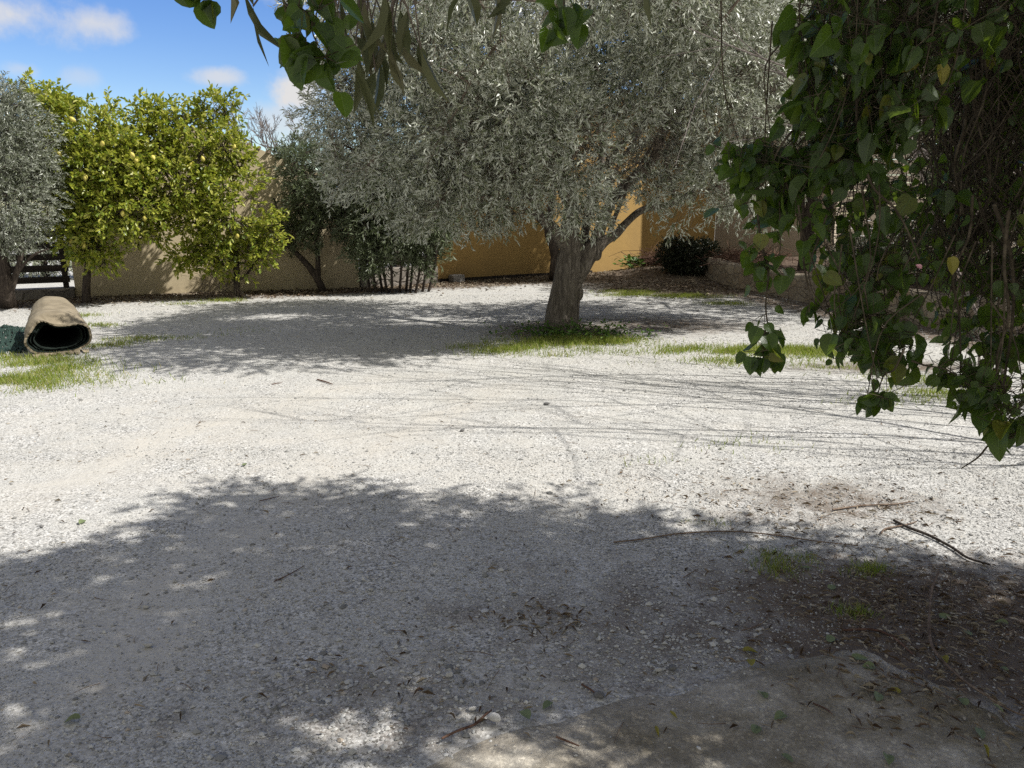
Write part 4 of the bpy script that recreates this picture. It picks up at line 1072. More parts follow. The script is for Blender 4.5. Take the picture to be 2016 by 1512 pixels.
# ------------------------------------------------------------------ loose gravel, litter, fallen leaves, sticks
ICO_V = nrm(np.array([[0, 0, 1.0], [.9, 0, .1], [.28, .86, -.1], [-.73, .53, .15], [-.73, -.53, -.1], [.28, -.86, .1], [0, 0, -1]]))
ICO_F = np.array([[0, 1, 2], [0, 2, 3], [0, 3, 4], [0, 4, 5], [0, 5, 1], [6, 2, 1], [6, 3, 2], [6, 4, 3], [6, 5, 4], [6, 1, 5]])
def stones(P, r):
    n = len(P); a = RNG.uniform(0, 6.28, n); c_, s_ = np.cos(a), np.sin(a)
    V = ICO_V[None] * (r[:, None] * RNG.uniform(.55, 1.25, (n, 3)))[:, None, :] * [1, 1, .62] * RNG.uniform(.75, 1.2, (n, 7, 1))
    V = np.stack([V[..., 0] * c_[:, None] - V[..., 1] * s_[:, None], V[..., 0] * s_[:, None] + V[..., 1] * c_[:, None], V[..., 2]], -1)
    V = V + np.column_stack([P, gz(P) + r * .22])[:, None]
    F = (ICO_F[None] + (np.arange(n) * 7)[:, None, None]).reshape(-1, 3)
    return V.reshape(-1, 3), F
def view_pts(n, y0, y1, power=1.0, margin=.3):
    """ground points inside the wedge of yard in front of the camera"""
    y = y0 + (y1 - y0) * RNG.uniform(0, 1, n) ** power
    x = RNG.uniform(-1, 1, n) * (y * .70 + margin); return np.column_stack([x, y])
def inside_slab(P):
    B = np.vstack([SLAB_EDGE, [[2.5, -1], [-1, -1]]]); x, y = P[:, 0], P[:, 1]; ins = np.zeros(len(P), bool)
    for a, b in zip(B, np.roll(B, -1, 0)):
        cnd = (a[1] > y) != (b[1] > y)
        ins ^= cnd & (x < (b[0] - a[0]) * (y - a[1]) / (b[1] - a[1] + 1e-12) + a[0])
    return ins
P1 = view_pts(105000, 1.6, 4.8, .8); P2 = view_pts(60000, 4.3, 13.5, .8)
dens = lambda P: wob(np.column_stack([P, np.zeros(len(P))]), 1.6, 5) + .5 * wob(np.column_stack([P, np.zeros(len(P))]), 5, 1) - 2.2 * (dust_mask(P) - .15)
P1 = P1[dens(P1) + RNG.normal(0, .6, len(P1)) > -.45]
isl = inside_slab(P1); P1 = P1[~isl | (RNG.uniform(size=len(P1)) < .12)]
sm = soil_mask(P1); k_ = RNG.uniform(size=len(P1)) > sm * .8; P1 = P1[k_]
r1 = np.exp(RNG.normal(math.log(.0031), .42, len(P1))) * (.9 + .06 * P1[:, 1]); big = RNG.uniform(size=len(P1)) < .012; r1[big] *= RNG.uniform(1.6, 2.6, big.sum()); r1 = np.minimum(r1, .02)
r1[inside_slab(P1)] *= .8
r2 = np.exp(RNG.normal(0, .4, len(P2))) * (.0026 + .00033 * P2[:, 1])
P1z = P1.copy()
V1, F1 = stones(P1, r1)
V1 = V1.reshape(-1, 7, 3); V1[inside_slab(P1), :, 2] += .010; V1 = V1.reshape(-1, 3)
P3 = np.vstack([G(u, v)[:2] + RNG.normal(0, 1, (k, 2)) * sg for u, v, k, sg in ((850, 1340, 700, (.32, .13)), (1150, 1250, 600, (.4, .18)), (650, 1450, 420, (.3, .12)), (1330, 1290, 350, (.2, .09)), (450, 1200, 350, (.8, .4)))])
r3 = np.clip(np.exp(RNG.normal(math.log(.0062), .38, len(P3))), .003, .016)
tag(build('gravel', [(V1, F1), stones(P2, r2), stones(P3, r3)], M['pebble']), 'loose pale grey gravel scattered over the yard', 'gravel', kind='stuff')

# dry leaves and little twigs as litter
def litter(name, P, L, W, mat, label, shape='lance', zoff=.004, tilt=.28):
    n = len(P); D = nrm(np.column_stack([RNG.normal(0, 1, (n, 2)), RNG.normal(0, tilt * .5, n)]))
    N = np.tile([0, 0, 1.], (n, 1)) + RNG.normal(0, tilt, (n, 3))
    z = gz(P) + zoff + RNG.uniform(0, .008, n) + np.where(inside_slab(P), .014, 0)
    return leaves(np.column_stack([P, z]), D, N, L * RNG.uniform(.6, 1.3, n), W * RNG.uniform(.6, 1.3, n), shape)
def near_seg(n, a, b, w):
    t = RNG.uniform(0, 1, n)[:, None]; d = nrm(b - a); nn = np.array([d[1], -d[0]])
    return a + (b - a) * t + nn * np.abs(RNG.normal(0, w, n))[:, None]
wallP = np.vstack([near_seg(2600, WALL_A + [-3.4, -1.5], WALL_A, .55), near_seg(4200, WALL_A, WALL_B, .5), near_seg(1000, WALL_B, OR_A, .6), near_seg(3400, OR_A, OR_M, .7), near_seg(3000, OR_M, OR_B, 1.4)])
tag(build('leaf_litter', [litter('l', wallP, .06, .028, None, '', 'oval')], M['dry_leaf']), 'brown dead leaf litter along the foot of the walls', 'leaf litter', kind='stuff')
plP = np.vstack([near_seg(1500, b, a, .5) for a, b in zip(PL[:-1], PL[1:])] + [np.array([3.2, 15.0]) + RNG.normal(0, .9, (2600, 2))])
tag(build('leaf_litter', [litter('l', plP, .06, .025, None, '', 'oval')], M['dry_leaf']), 'dark dead leaf litter below the stone planter', 'leaf litter', kind='stuff')
fc = G(1880, 1210)[:2]
fgP = np.vstack([fc + RNG.normal(0, 1, (1500, 2)) * [.42, .28], G(1620, 990)[:2] + RNG.normal(0, 1, (420, 2)) * [.5, .28], G(1850, 1370)[:2] + RNG.normal(0, 1, (260, 2)) * [.26, .14],
                 G(1060, 1220)[:2] + RNG.normal(0, 1, (110, 2)) * [.16, .06], G(800, 1330)[:2] + RNG.normal(0, 1, (60, 2)) * [.3, .12], view_pts(260, 1.9, 5.5)])
n2 = 620
tw0 = np.vstack([fc + RNG.normal(0, 1, (n2 - 200, 2)) * [.45, .3], G(1620, 985)[:2] + RNG.normal(0, 1, (100, 2)) * [.5, .28], view_pts(100, 1.9, 6)])
th = RNG.uniform(0, 6.28, n2); l3 = RNG.uniform(.02, .11, n2)[:, None]
z0 = gz(tw0) + .006 + np.where(inside_slab(tw0), .014, 0); T0 = np.column_stack([tw0, z0]); T1 = T0 + np.column_stack([np.cos(th), np.sin(th), RNG.uniform(-.02, .10, n2)]) * l3
tag(build('leaf_litter', [litter('l', fgP[::2], .045, .008, None, '', 'lance', .003, .16), litter('l', fgP[1::2], .03, .009, None, '', 'lance6', .003, .2)] + [(*twig_tubes(T0, (T0 + T1) / 2 + RNG.normal(0, .003, (n2, 3)), T1, .0016, .0009, 4)[0], 1)], [M['dry_leaf'], M['stick']]),
    'narrow dry leaves and twig bits strewn over the near shaded ground', 'leaf litter', kind='stuff')

def zslab(p): return gz(p)[0] + (.017 if inside_slab(np.atleast_2d(p[:2]))[0] else .006)
# larger fallen leaves one by one
def fallen(u, v, ang, L, W, mat, label, shape='heart', curl=.25):
    p = G(u, v); p[2] = zslab(p)
    d = np.array([[math.cos(ang), math.sin(ang), .04]]); N = np.array([[RNG.normal(0, curl), RNG.normal(0, curl), 1]])
    o = build('fallen_leaf', [leaves(p[None] + [0, 0, .004], d, N, L, W, shape)], mat)
    return tag(recentre(o), label, 'fallen leaf', 'broad fallen leaves on the ground')
FL = [(1265 + 375, 1262, 'single grey green leaf on the edge of the mossy concrete'), (1675, 1298, 'pale leaf lying mossy side of the concrete corner'), (1722, 1318, 'large pale leaf right of the concrete corner'),
      (1730, 1372, 'rounded yellow green leaf on the concrete beside a thin twig'), (1772, 1374, 'pointed grey green leaf paired with a yellow green one'), (1900, 1397, 'broad leaf near the lower right stem'),
      (1950, 1392, 'leaf just under the long curved vine stem'), (1925, 1440, 'green leaf lying low in the right corner'), (1935, 1472, 'long yellowish leaf close to the bottom right corner'), (1484, 1454, 'pale curled leaf in the sun spot near the bottom edge'),
      (1540, 1492, 'big green leaf at the bottom edge below the sun spot'), (1745, 1492, 'broad dull leaf at the bottom edge right of centre'), (1462, 1282, 'yellow spotted leaf lying on bare gravel'), (1478, 1304, 'small olive leaf beside the yellow one'),
      (1580, 1112, 'upturned leaf among the grass tufts'), (1848, 1212, 'grey leaf in the dark litter by the vine stem'), (1985, 1232, 'pale leaf at the right edge in dark litter'), (1910, 1252, 'yellow leaf in the middle of the dark litter'),
      (1855, 1292, 'yellowish leaf beside the curved vine stem'), (1968, 1316, 'small pale leaf right of the curved vine stem'), (1632, 1155, 'light leaf between two grass tufts'), (166, 1027, 'dark green leaf alone on the left gravel'),
      (1290, 1438, 'narrow yellow leaf upright on the concrete'), (1318, 1408, 'narrow yellow green leaf lying on the concrete'), (1085, 1385, 'dull green broken leaf at the concrete edge'), (1030, 1408, 'olive green leaf where gravel meets concrete'), (160, 1423, 'mossy flat leaf near the lower left'), (480, 920, 'single green leaf on sunlit gravel'), (1505, 1385, 'dark green leaf pair on the shaded concrete'), (1545, 1415, 'grey green leaf cluster tip on the concrete')]
for q, (u, v, lab) in enumerate(FL):
    yl = 'yellow' in lab; narrow = 'narrow' in lab or 'long' in lab
    fallen(u, v, RNG.uniform(0, 6.28), RNG.uniform(.04, .056) * (.8 if 'small' in lab else 1.0), .012 if narrow else RNG.uniform(.027, .036), M['yellow_leaf'] if yl and RNG.uniform() < .6 else M['fallen_green'], lab, 'lance6' if narrow else 'heart')

# bigger stones
def rock(u, v, r, label, dark=False):
    p = G(u, v); p[2] = zslab(p)
    th, ph = np.meshgrid(np.linspace(0, math.pi, 8), np.linspace(0, 2 * math.pi, 12)[:-1], indexing='ij')
    d = np.stack([np.sin(th) * np.cos(ph), np.sin(th) * np.sin(ph), np.cos(th)], -1).reshape(-1, 3)
    i, j = np.meshgrid(np.arange(7), np.arange(11), indexing='ij'); j2 = (j + 1) % 11
    V = p + d * (r * .8) * np.array([1.25, .9, .6]) * (1 + .34 * wob(d + u, 1.6, int(u) % 6))[:, None] + [0, 0, r * .3]
    o = build('stone', [(V, np.stack([i * 11 + j, (i + 1) * 11 + j, (i + 1) * 11 + j2, i * 11 + j2], -1).reshape(-1, 4))], M['dark_stone'] if dark else M['pale_stone'], smooth=True)
    return tag(recentre(o), label, 'stone', 'larger stones lying on the gravel')
M['pale_stone'] = simple('pale_stone', (.34, .33, .31), (.56, .54, .5), 40, .9, .003, 150)
M['dark_stone'] = simple('dark_stone', (.10, .10, .10), (.22, .21, .2), 40, .9, .003, 150)
for q in [(288, 1201, .016, 'pale flat stone alone on the shaded left gravel'), (292, 1277, .017, 'angular pale stone below the flat one on the left'), (82, 1039, .013, 'small dark stone near the left edge', True), (383, 1231, .009, 'tiny white stone on the dusty track'),
          (732, 1166, .012, 'bright white chip on grey gravel left of centre'), (1296, 1322, .016, 'round grey stone beside another above the concrete edge'), (1325, 1318, .015, 'darker round stone next to the concrete edge', True), (1180, 1372, .016, 'black stone sitting on the concrete edge', True),
          (975, 1425, .02, 'brownish oval stone at the end of the curved twig'), (1314, 1255, .010, 'little white stone pair member on the right gravel'), (930, 1400, .013, 'white pebble in the sun spots near the bottom'), (885, 1335, .014, 'pale pebble in the upper sun spots'), (1076, 798, .02, 'dark stone alone on the sunlit gravel', True), (910, 850, .016, 'dark lump on the bright gravel at centre', True)]:
    rock(*q)

# sticks
def stick(pts, r, label, z=.006, mat=None, lift=None, cat='stick'):
    P = np.array([G(u, v) for u, v in pts]); r = r * .78
    for k in range(len(P)): P[k, 2] = zslab(P[k]) + r * .7 + (lift[k] if lift else 0)
    p = cr(P, 8 * len(P)); o = build('fallen_stick', tube(p, [r, r, r * .9, r * .6], 7, .12), mat or M['stick'], smooth=True)
    return tag(recentre(o), label, cat, 'sticks lying on the ground')
stick([(1208, 1066), (1260, 1060), (1330, 1048), (1400, 1042), (1460, 1041), (1530, 1048), (1610, 1060), (1690, 1070)], .0055, 'long thin curved stick along the shadow edge')
stick([(1640, 998), (1700, 990), (1760, 988), (1800, 983)], .006, 'pale straight stick on the sunlit gravel at right')
stick([(1735, 1046), (1745, 1036), (1780, 1030), (1805, 1023)], .006, 'short bent pale stick near the sunlit edge')
stick([(1760, 1020), (1790, 1036), (1830, 1052), (1875, 1075), (1905, 1095), (1950, 1110)], .009, 'thick dark stick pointing into the right shade', mat=M['dark_bark'])
stick([(1845, 1145), (1832, 1180), (1828, 1230), (1832, 1270), (1850, 1300), (1890, 1340), (1930, 1375), (1990, 1405), (2050, 1425)], .006, 'long curved vine stem across the dark litter', lift=[.05, .04, .02, .01, .01, .01, .01, .01, .01])
stick([(1660, 1238), (1720, 1238), (1760, 1255), (1800, 1290)], .006, 'dark forked stick above the concrete corner', mat=M['brush'])
stick([(870, 1465), (900, 1450), (935, 1430), (955, 1412), (968, 1402)], .005, 'dark curved twig at the edge of the concrete', mat=M['brush'])
stick([(1460, 1240), (1490, 1230), (1510, 1215), (1512, 1190)], .003, 'thin grey hooked twig on the gravel')
stick([(1745, 1335), (1800, 1350), (1860, 1375), (1900, 1392)], .0035, 'thin twig lying across the right concrete')
stick([(1600, 1392), (1625, 1403), (1638, 1414)], .003, 'short brown twig on the bare concrete', mat=M['brush'])
stick([(1095, 1460), (1115, 1468), (1140, 1478)], .004, 'reddish brown twig on the pale concrete', mat=M['brush'])
stick([(1145, 1350), (1165, 1362), (1175, 1370)], .004, 'stubby dark twig at the concrete edge', mat=M['brush'])
stick([(540, 1122 + 30), (570, 1138), (600, 1120)], .003, 'fine dark twig on the shaded left gravel', mat=M['brush'])
stick([(510, 990), (530, 985), (550, 980)], .003, 'short dark twig near the front shadow edge', mat=M['brush'])
stick([(1345, 1135), (1360, 1125), (1375, 1116)], .003, 'short brown twig on grey gravel right of centre')
stick([(625, 748), (640, 752), (655, 757)], .008, 'reddish dry bark strip on sunlit gravel', mat=M['brush'])
stick([(535, 757), (545, 755), (555, 754)], .005, 'smaller dry bark bit on sunlit gravel', mat=M['brush'])

# thin bare suckers at the broad lemon tree
sk = []
for k in range(26):
    g0 = Gg(440 + RNG.uniform(-60, 60), 588); u1 = 440 + RNG.uniform(-110, 90); v1 = RNG.uniform(500, 560)
    p = cr([g0, at((440 + u1) / 2, v1 + 8, 13.0), at(u1, v1, 12.9 + RNG.uniform(-.3, .2))], 8); sk += tube(p, [.006, .004, .002], 4)
under(build('suckers', sk, M['twig'], lt2), lt2, 'trunk')

# ------------------------------------------------------------------ overhead tree, hanging vine
def up_sun(x, y, z):                                                # where at height z the shade of ground point (x,y) comes from
    k = z / math.tan(SUN_EL); return np.array([x + math.sin(SUN_AZ) * k, y + math.cos(SUN_AZ) * k, z])
cb = np.array([3.3, -.6, 0])
cblobs = []
for (x, y, z, rx, ry, rz) in [(-1.0, 3.1, 3.6, .95, .8, .35), (0.0, 3.2, 3.7, .9, .75, .35), (.9, 2.9, 3.6, .9, .75, .35), (1.7, 2.6, 3.6, .8, .6, .35), (-.4, 2.2, 3.5, 1.1, .7, .35), (.9, 2.2, 3.4, .9, .6, .35),
                              (-1.6, 2.4, 3.8, .9, .8, .35), (-2.3, 1.6, 3.9, .8, .7, .35), (-1.2, 1.4, 3.6, .8, .5, .3), (1.9, 1.8, 3.4, .9, .7, .35), (2.4, .9, 3.3, .9, .8, .4), (1.3, .9, 3.5, .6, .5, .3), (-2.6, 2.9, 3.8, .6, .35, .25), (.1, .6, 3.7, .7, .4, .3), (-3.2, 2.3, 3.9, .7, .6, .3), (-1.25, 3.75, 3.6, .6, .35, .2)]:
    cblobs.append((up_sun(x, y, z), (rx, ry, rz)))
cblobs += [((3.4, 1.5, 3.2), (.9, .8, .4)), ((4.3, 1.3, 3.1), (.9, .8, .5)), ((3.1, 2.4, 2.9), (.7, .5, .3)), ((2.2, 2.2, 2.9), (.7, .6, .25)), ((4.6, .6, 2.6), (.7, .8, .6))]  # unseen crown masses added at the right to shade the vine
SUNSPOTS = np.array([G(u, v)[:2] for u, v in ((700, 1420), (900, 1400), (1130, 1430), (1350, 1400), (1060, 1340), (100, 1010), (180, 990), (850, 1335), (800, 1320), (930, 1470), (640, 1390), (1215, 1405), (1290, 1375), (1260, 1475), (1400, 1450), (1010, 1330), (1050, 1475), (1180, 1500), (1490, 1500), (240, 1050), (130, 1085), (30, 1090), (60, 1410), (330, 1010), (760, 1460), (1330, 1490))])
def sun_gaps_and_view(P):  # opens crown gaps so sun lands on the listed spots, keeps view clear
    k = P[:, 2] / math.tan(SUN_EL)
    g = P[:, :2] - np.stack([math.sin(SUN_AZ) * k, math.cos(SUN_AZ) * k], -1)
    d = np.linalg.norm(g[:, None] - SUNSPOTS[None], axis=2).min(1)
    ok = d > .12 + .05 * wob(np.column_stack([g, g[:, 0]]), 6, 1)
    return ok & view_free(P)
def view_free(P):
    return P[:, 2] > CAM_H + P[:, 1] * .245 + .12
ctree = crown_tree('overhanging_tree', cb, 'tree over the near ground whose long drooping leaves hang into the top of view', 'tree',
           [([cb - [0, 0, .1], cb + [0, .05, 1.2], cb + [-.1, .2, 2.4], cb + [-.3, .6, 3.2]], [.16, .13, .11, .08]),
            ([cb + [-.1, .2, 2.5], (2.6, .5, 3.2), (1.6, 1.2, 3.6), (.8, 1.7, 3.8)], [.07, .06, .04, .02]),
            ([cb + [-.1, .2, 2.4], (3.2, .8, 3.2), (3.4, 1.8, 3.6), (3.2, 2.4, 3.8)], [.07, .06, .04, .02]),
            ([cb + [-.2, .3, 2.7], (2.2, -.2, 3.3), (1.0, -.1, 3.7), (.0, .4, 3.9)], [.06, .05, .04, .02])],
           cblobs, 8600, 9, .12, .026, .25, M['canopy_leaf'], M['dark_bark'], bias=2.2, droop=.3, gap=.05, gfreq=1.2, sub=80, tw=.004, keep=sun_gaps_and_view)
# its drooping sprays that reach into the picture
dl, dtw = [], []
for (u, v, Y, L, n_) in [(495, -30, 1.6, .05, 3), (545, -30, 1.6, .05, 3), (700, -40, 1.7, .20, 7), (745, -30, 1.75, .20, 8), (770, -30, 1.7, .17, 6), (720, -20, 1.8, .13, 6), (665, -40, 1.8, .10, 4), (800, -30, 1.7, .08, 4), (960, -35, 1.7, .04, 3), (930, -40, 1.75, .03, 2), (1300, -45, 1.8, .02, 2)]:
    p0 = at(u, v, Y); dl, dtw = [], []
    for q in range(n_):
        a = p0 + RNG.normal(0, .025, 3); a[2] += .03
        tip = a + np.array([RNG.normal(0, .03), RNG.normal(0, .03), -L * RNG.uniform(.4, 1)])
        D = np.array([[RNG.normal(0, .28), RNG.normal(0, .28), -1]])
        dl.append(leaves(tip[None], D, rdir(1), .105 * RNG.uniform(.7, 1.3), .025 * RNG.uniform(.75, 1.2), 'lance6')); dtw += tube([p0 + [0, 0, .12], a, tip], .0018, 5)
    tw_ = build('drooping_twig', dtw, M['twig'], ctree); build('leaves', dl, M['canopy_leaf'], ctree).parent = tw_

# vine: strands with heart-shaped leaves
def strand(pts, r, n_leaf, ll, out_s, out_l, spread=.05, face=.6, n_side=6):
    p = cr(pts, max(14, 5 * len(pts))); out_s += tube(p, [r, r * .8, r * .5], n_side, .06)
    if n_leaf == 0: return p
    t = RNG.uniform(0, 1, n_leaf) * (len(p) - 1.001); i = t.astype(int); a = p[i] + (p[i + 1] - p[i]) * (t - i)[:, None]
    off = rdir(n_leaf) * [1, 1, .5]; off = nrm(off); b = a + off * spread * RNG.uniform(.3, 1.2, n_leaf)[:, None] + [0, 0, .005]
    D = nrm(off * .5 + np.array([0, 0, -1.0]) * RNG.uniform(.3, 1.3, n_leaf)[:, None] + rdir(n_leaf) * .45)
    N = nrm(rdir(n_leaf) * .8 + np.array([0, -face, .5]))
    L = ll * RNG.uniform(.55, 1.2, n_leaf); out_l.append(leaves(b, D, N, L, L * RNG.uniform(.72, .9, n_leaf), 'heart'))
    out_s += twig_tubes(a, (a + b) / 2 + [0, 0, .004], b, .0011, .0009, 4)
    return p
vroot = empty('hanging_vine', (1.9, 1.6, 0), 'dense curtain of heart leaved vine hanging down the right side', 'vine')
vs, vl = [], []
def jit(P, s): return [np.asarray(q) + RNG.normal(0, s, 3) for q in P]
# leafy masses: (u, v, depth, half sizes in view px, depth spread, leaves)
V_BLOBS = [(1640, 60, 2.0, 85, 110, .22, 150), (1760, 100, 2.1, 110, 130, .25, 190), (1700, 220, 2.1, 100, 90, .22, 130), (1590, 180, 2.0, 35, 80, .1, 40), (1850, 60, 2.2, 150, 110, .25, 130), (1760, 230, 2.0, 80, 70, .15, 70), (1650, 300, 2.1, 80, 70, .18, 90),
           (1560, 330, 2.1, 70, 60, .15, 75), (1490, 320, 2.1, 55, 50, .1, 45), (1540, 410, 2.1, 60, 50, .12, 45), (1700, 400, 2.2, 90, 80, .2, 100), (1800, 420, 2.4, 90, 110, .25, 100),
           (1640, 480, 2.2, 45, 60, .15, 40), (1720, 540, 2.2, 100, 85, .2, 135), (1700, 640, 2.1, 80, 50, .18, 80), (1760, 690, 2.1, 70, 45, .15, 60), (1640, 610, 2.1, 40, 50, .12, 30), (1655, 680, 2.0, 35, 35, .1, 18),
           (1900, 460, 2.5, 70, 100, .25, 75), (1950, 560, 2.4, 80, 90, .25, 100), (1900, 640, 2.3, 60, 60, .2, 45), (1980, 680, 2.2, 60, 70, .2, 60), (1900, 730, 2.0, 50, 40, .12, 30), (1960, 790, 1.9, 75, 60, .14, 75), (2000, 840, 1.9, 40, 30, .1, 22), (1725, 775, 1.9, 26, 28, .05, 15),
           (2000, 250, 2.5, 60, 200, .2, 60), (1930, 900 - 760, 2.5, 90, 120, .2, 60)]
V_BLOBS += [(2080, 150, 2.3, 90, 250, .4, 170), (2090, 500, 2.2, 80, 220, .35, 130), (2250, 200, 2.2, 150, 300, .5, 220), (2250, 600, 2.0, 130, 220, .4, 120), (2450, 100, 2.0, 160, 300, .5, 160), (1800, -90, 2.2, 250, 70, .45, 230), (2100, -150, 2.2, 250, 90, .5, 220),  # unseen masses past the frame edges, added to darken the vine
            (1980, 60, 3.0, 130, 130, .3, 170), (1960, 250, 2.95, 110, 130, .3, 150), (1990, 420, 2.9, 90, 120, .3, 120), (1900, 330, 2.9, 60, 90, .2, 50), (2330, 900, 1.9, 160, 220, .4, 150), (2500, 1200, 1.7, 180, 260, .4, 150), (2420, 500, 1.7, 160, 260, .4, 160)]  # dark backdrop behind the vine and more unseen masses, added to deepen the shade
for (u, v, Y, hw, hh, dd, n_) in V_BLOBS:
    n_ = int(n_ * 1.3)
    c, r = pb(u, v, Y, hw, hh, dd)
    d = rdir(n_); q = RNG.uniform(0, 1, n_) ** .45; P = c + d * np.array(r) * q[:, None]
    if v > 380 and u < 2020: P = P[:int(n_ * .72)]; n_ = len(P)
    D = nrm(np.array([-.25, -.1, -1.0]) * RNG.uniform(.4, 1.3, n_)[:, None] + rdir(n_) * .6)
    N = nrm(rdir(n_) * 1.1 + np.array([-.3, -.4, .4]))
    L = .045 * np.clip(np.exp(RNG.normal(-.18, .42, n_)), .35, 1.75); vl.append(leaves(P, D, N, L, L * np.where(RNG.uniform(size=n_) < .3, RNG.uniform(.42, .62, n_), RNG.uniform(.68, .92, n_)), 'heart'))
    k = max(2, n_ // 24)
    for w in range(k):
        x = P[RNG.integers(n_)]; top = x + np.array([RNG.normal(0, .08), RNG.normal(0, .05), RNG.uniform(.15, .5)])
        vs += tube(cr([top, (top + x) / 2 + RNG.normal(0, .03, 3), x], 8), [.0025, .0018, .0012], 5)
    pn = RNG.integers(0, n_, n_); A = P[pn] + RNG.normal(0, .02, (n_, 3)) + [0, 0, .03]
    vs += twig_tubes(P, (P + A) / 2, A, .0010, .0009, 3)
# main hanging stems
STR = [([(1690, -20), (1690, 60), (1685, 130), (1684, 230), (1695, 300), (1715, 370), (1760, 410), (1790, 450), (1800, 520)], 2.0, .0042, 6), ([(1715, 250), (1712, 330), (1720, 420), (1735, 470)], 2.05, .0038, 0), ([(1650, 185), (1610, 210), (1570, 240), (1535, 290), (1510, 340), (1480, 370)], 2.05, .004, 14),
       ([(1497, 420), (1505, 470), (1510, 540), (1508, 600), (1506, 650), (1503, 700)], 2.0, .0030, 14), ([(1585, 400), (1582, 450), (1583, 520), (1588, 570), (1598, 615)], 2.0, .003, 8), ([(1540, 400), (1545, 440), (1535, 500), (1520, 530)], 2.05, .002, 4),
       ([(1920, 380), (1905, 460), (1880, 540), (1885, 610), (1890, 690), (1885, 760)], 2.1, .004, 6), ([(1990, 420), (1975, 520), (1985, 620), (1965, 720), (1990, 800)], 2.0, .005, 6), ([(1960, 400), (1985, 500), (1990, 620), (1975, 760)], 2.1, .006, 2),
       ([(1810, 500), (1808, 560), (1812, 620), (1810, 650)], 2.15, .0022, 3), ([(1780, 690), (1760, 730), (1742, 748), (1728, 775)], 1.95, .0028, 3), ([(1800, 705), (1830, 722), (1870, 730), (1905, 760)], 1.95, .003, 4), ([(1990, 860), (1955, 880), (1920, 902), (1890, 921)], 1.85, .0032, 0), ([(2040, 800), (2010, 840), (1990, 862)], 1.85, .0035, 4),
       ([(1503, 655), (1500, 690), (1502, 712)], 1.95, .002, 7), ([(1640, 560), (1650, 620), (1655, 690)], 2.0, .002, 6), ([(1700, 560), (1720, 660), (1735, 740)], 2.05, .0022, 8), ([(1830, -20), (1850, 60), (1890, 160), (1900, 240), (1880, 320), (1890, 420)], 2.3, .006, 0), ([(1800, -20), (1806, 40), (1815, 110), (1810, 190)], 2.2, .004, 3)]
for pts, Y, r, nl in STR:
    strand(jit([at(u, v, Y) for u, v in pts], .006), r, nl, .05, vs, vl)
# leaf bunches at the strand tips
for (u, v, Y, n_, s) in [(1500, 690, 1.95, 8, .025), (1490, 712, 1.95, 6, .02), (1505, 500, 2.0, 14, .05), (1507, 655, 1.98, 9, .035), (1440, 300, 2.1, 12, .05), (1470, 400, 2.05, 9, .05), (1728, 785, 1.9, 8, .03)]:
    c = at(u, v, Y); P = c + RNG.normal(0, s * .6, (n_, 3)); D = nrm(rdir(n_) * .7 + [0, 0, -.7]); N = nrm(rdir(n_) * .7 + [0, -.6, .4]); L = .05 * RNG.uniform(.6, 1.1, n_)
    vl.append(leaves(P, D, N, L, L * .8, 'heart')); vs += twig_tubes(np.tile(c, (n_, 1)), (P + c) / 2, P, .0011, .0009, 4)
# dry brown tangle in the right part
n = 620
P, _ = blob_points([pb(1930, 130, 2.5, 90, 150, .25), pb(1950, 330, 2.45, 80, 120, .22), pb(1900, 240, 2.4, 50, 120, .2), pb(1985, 480, 2.3, 50, 110, .2), pb(1860, 480, 2.4, 60, 80, .2)], n, 3)
D = nrm(rdir(n) * [.8, .6, .5] + [0, 0, -.75]); Lt = RNG.uniform(.08, .32, n)[:, None]
dry = twig_tubes(P - D * Lt / 2, P + RNG.normal(0, .022, (n, 3)), P + D * Lt / 2, RNG.uniform(.0012, .0032, n), .001, 5)
for k in range(34):
    u, v = RNG.uniform(1830, 2030), RNG.uniform(-40, 120); Y = RNG.uniform(2.2, 2.6); L = RNG.uniform(200, 480)
    p = cr(jit([at(u + d_, v + L * f, Y) for f, d_ in ((0, 0), (.3, RNG.normal(0, 25)), (.65, RNG.normal(0, 40)), (1, RNG.normal(0, 60)))], .012), 16); dry += tube(p, [.0035, .003, .002], 5, .1)
build('stems', vs, M['vine_stem'], vroot, smooth=True)
build('leaves', vl, M['vine_leaf'], vroot, attrs=heart_attr(vl))
build('dry_tangle', dry, M['vine_stem'], vroot, smooth=True)
yl = [leaves(at(u, v, Y)[None], np.array([[.2, 0, -.6]]), np.array([[.1, -1, .3]]), .05, .036, 'heart') for u, v, Y in ((1850, 125, 1.95), (1870, 505, 2.0))]
for q in yl: build('yellow_leaf', [q], M['yellow_leaf'], vroot)
# coil tendril
a = np.linspace(0, 2 * math.pi * 1.05, 20); cc = at(1525, 695, 1.98)
build('tendril', tube(np.column_stack([cc[0] + .0065 * np.cos(a), cc[1] + a * .0004, cc[2] + .0065 * np.sin(a)]), .0011, 5), M['dark_bark'], vroot, smooth=True)
fp = at(1802, 522, 2.05)
fl = [leaves(fp[None], np.array([[.9, 0, -.35]]), np.array([[.1, -1, .5]]), .022, .014, 'oval'), leaves(fp[None], np.array([[.8, -.3, -.1]]), np.array([[.1, -1, .9]]), .018, .012, 'oval')]
tag(recentre(build('flower_petal', fl, M['petal'])), 'single pink flower petal caught among the vine leaves', 'flower')

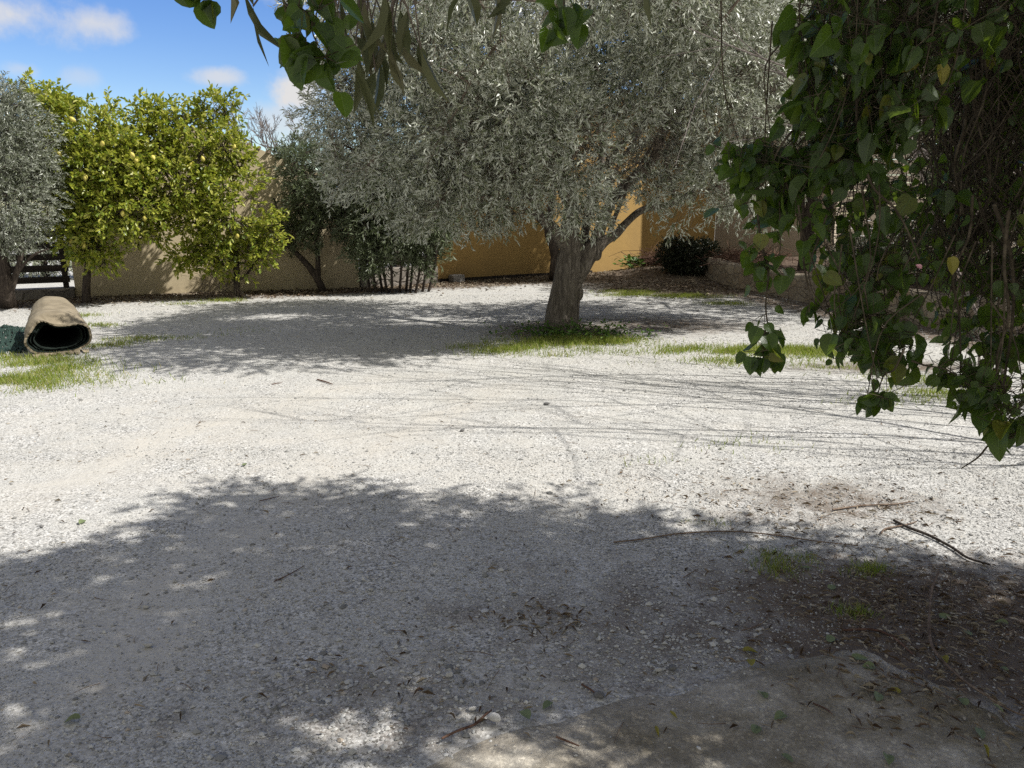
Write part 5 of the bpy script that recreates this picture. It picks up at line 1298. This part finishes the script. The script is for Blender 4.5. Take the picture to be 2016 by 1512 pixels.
# leafy tips hanging from above
def tip(name, label, spec):
    s, l = [], []
    for pts, Y, r, nl, bunch in spec:
        strand([at(u, v, Y) for u, v in pts], r, nl, .045, s, l, .03)
        for (u, v, n_, sp) in bunch:
            c = at(u, v, Y); P = c + RNG.normal(0, sp * .5, (n_, 3)); D = nrm(rdir(n_) * .8 + [0, 0, -.6]); N = nrm(rdir(n_) * .6 + [0, -.9, .3]); L = .058 * RNG.uniform(.6, 1.2, n_)
            l.append(leaves(P, D, N, L, L * .82, 'heart')); s += twig_tubes(np.tile(c, (n_, 1)), (P + c) / 2, P, .001, .0008, 4)
    p0 = at(*spec[0][0][0], spec[0][1]); t = empty(name, p0, label, 'vine', 'leafy vine tips hanging from above')
    build('stems', s, M['vine_stem'], t, smooth=True); build('leaves', l, M['vine_leaf'], t, attrs=heart_attr(l))
tip('vine_tip', 'small bunch of round green leaves hanging before the olive crown', [([(1112, -60), (1110, 0), (1108, 40)], 1.9, .002, 2, [(1112, 35, 10, .045), (1105, 55, 5, .03)])])
tip('vine_tip', 'large leafy vine tip hanging against the sky left of the olive', [([(640, -60), (620, 0), (615, 60), (630, 95)], 1.5, .0022, 5, [(640, 112, 13, .04), (605, 100, 7, .035), (585, 75, 3, .03), (625, 20, 12, .045)]), ([(600, -60), (590, 0), (570, 90)], 1.55, .0015, 4, [(575, 110, 2, .02), (560, 8, 5, .03)])])
tip('vine_tip', 'row of leaf ends peeping in at the top left', [([(400, -50), (405, -20), (400, 5)], 1.7, .0015, 2, [(400, -4, 5, .02), (415, -8, 3, .02)])])

# bare tree of long arching shoots beyond the vine; they throw the thin streaks of shade
def shoot_tree(name, base, label, n, seed, lean, hi):
    rg = np.random.default_rng(seed); base = np.asarray(base, float); t = empty(name, base, label, 'tree')
    head = base + [0, 0, .3]
    build('trunk', tube([base - [0, 0, .1], base + [.03, 0, .1], head], [.3, .24, .12], 12, .1), M['bare_bark'], t, smooth=True)
    A, B, C, R0 = [], [], [], []
    br = []
    for k in range(n):
        tip = base + np.array([rg.uniform(*lean[0]), rg.uniform(*lean[1]), rg.uniform(*hi)])
        a0 = base + rg.normal(0, 1, 3) * [.25, .75, 0] - [0, 0, .05]; md = a0 * .55 + tip * .45 + np.array([rg.normal(.3, .3), rg.normal(0, .35), rg.normal(.25, .25)])
        r = rg.uniform(.005, .014); p = cr([a0, md, tip], 16); br += tube(p, [r * 1.5, r, .004], 6, .05)
        for q in range(rg.integers(9, 16)):
            i = rg.integers(4, 15); d = p[min(i + 1, 15)] - p[i - 1]; d = d / np.linalg.norm(d) + rg.normal(0, .5, 3); d = d / np.linalg.norm(d); L = rg.uniform(.3, 1.5)
            A.append(p[i]); C.append(p[i] + d * L); B.append((A[-1] + C[-1]) / 2 + rg.normal(0, .04, 3)); R0.append(rg.uniform(.003, .007))
    br += twig_tubes(np.array(A), np.array(B), np.array(C), np.array(R0), .0025, 4)
    build('branches', br, M['bare_bark'], t)
shoot_tree('bare_tree', (4.45, 5.3, 0), 'leafless tree of long arching shoots standing behind the hanging vine', 17, 3, ((-3.0, .4), (-1.1, 1.8)), (2.6, 5.6))
shoot_tree('bare_tree', (5.3, 6.2, 0), 'second leafless shrub of thin shoots near the stone planter, beyond the vine', 12, 4, ((-1.8, .6), (-.9, 1.0)), (2.4, 4.6))
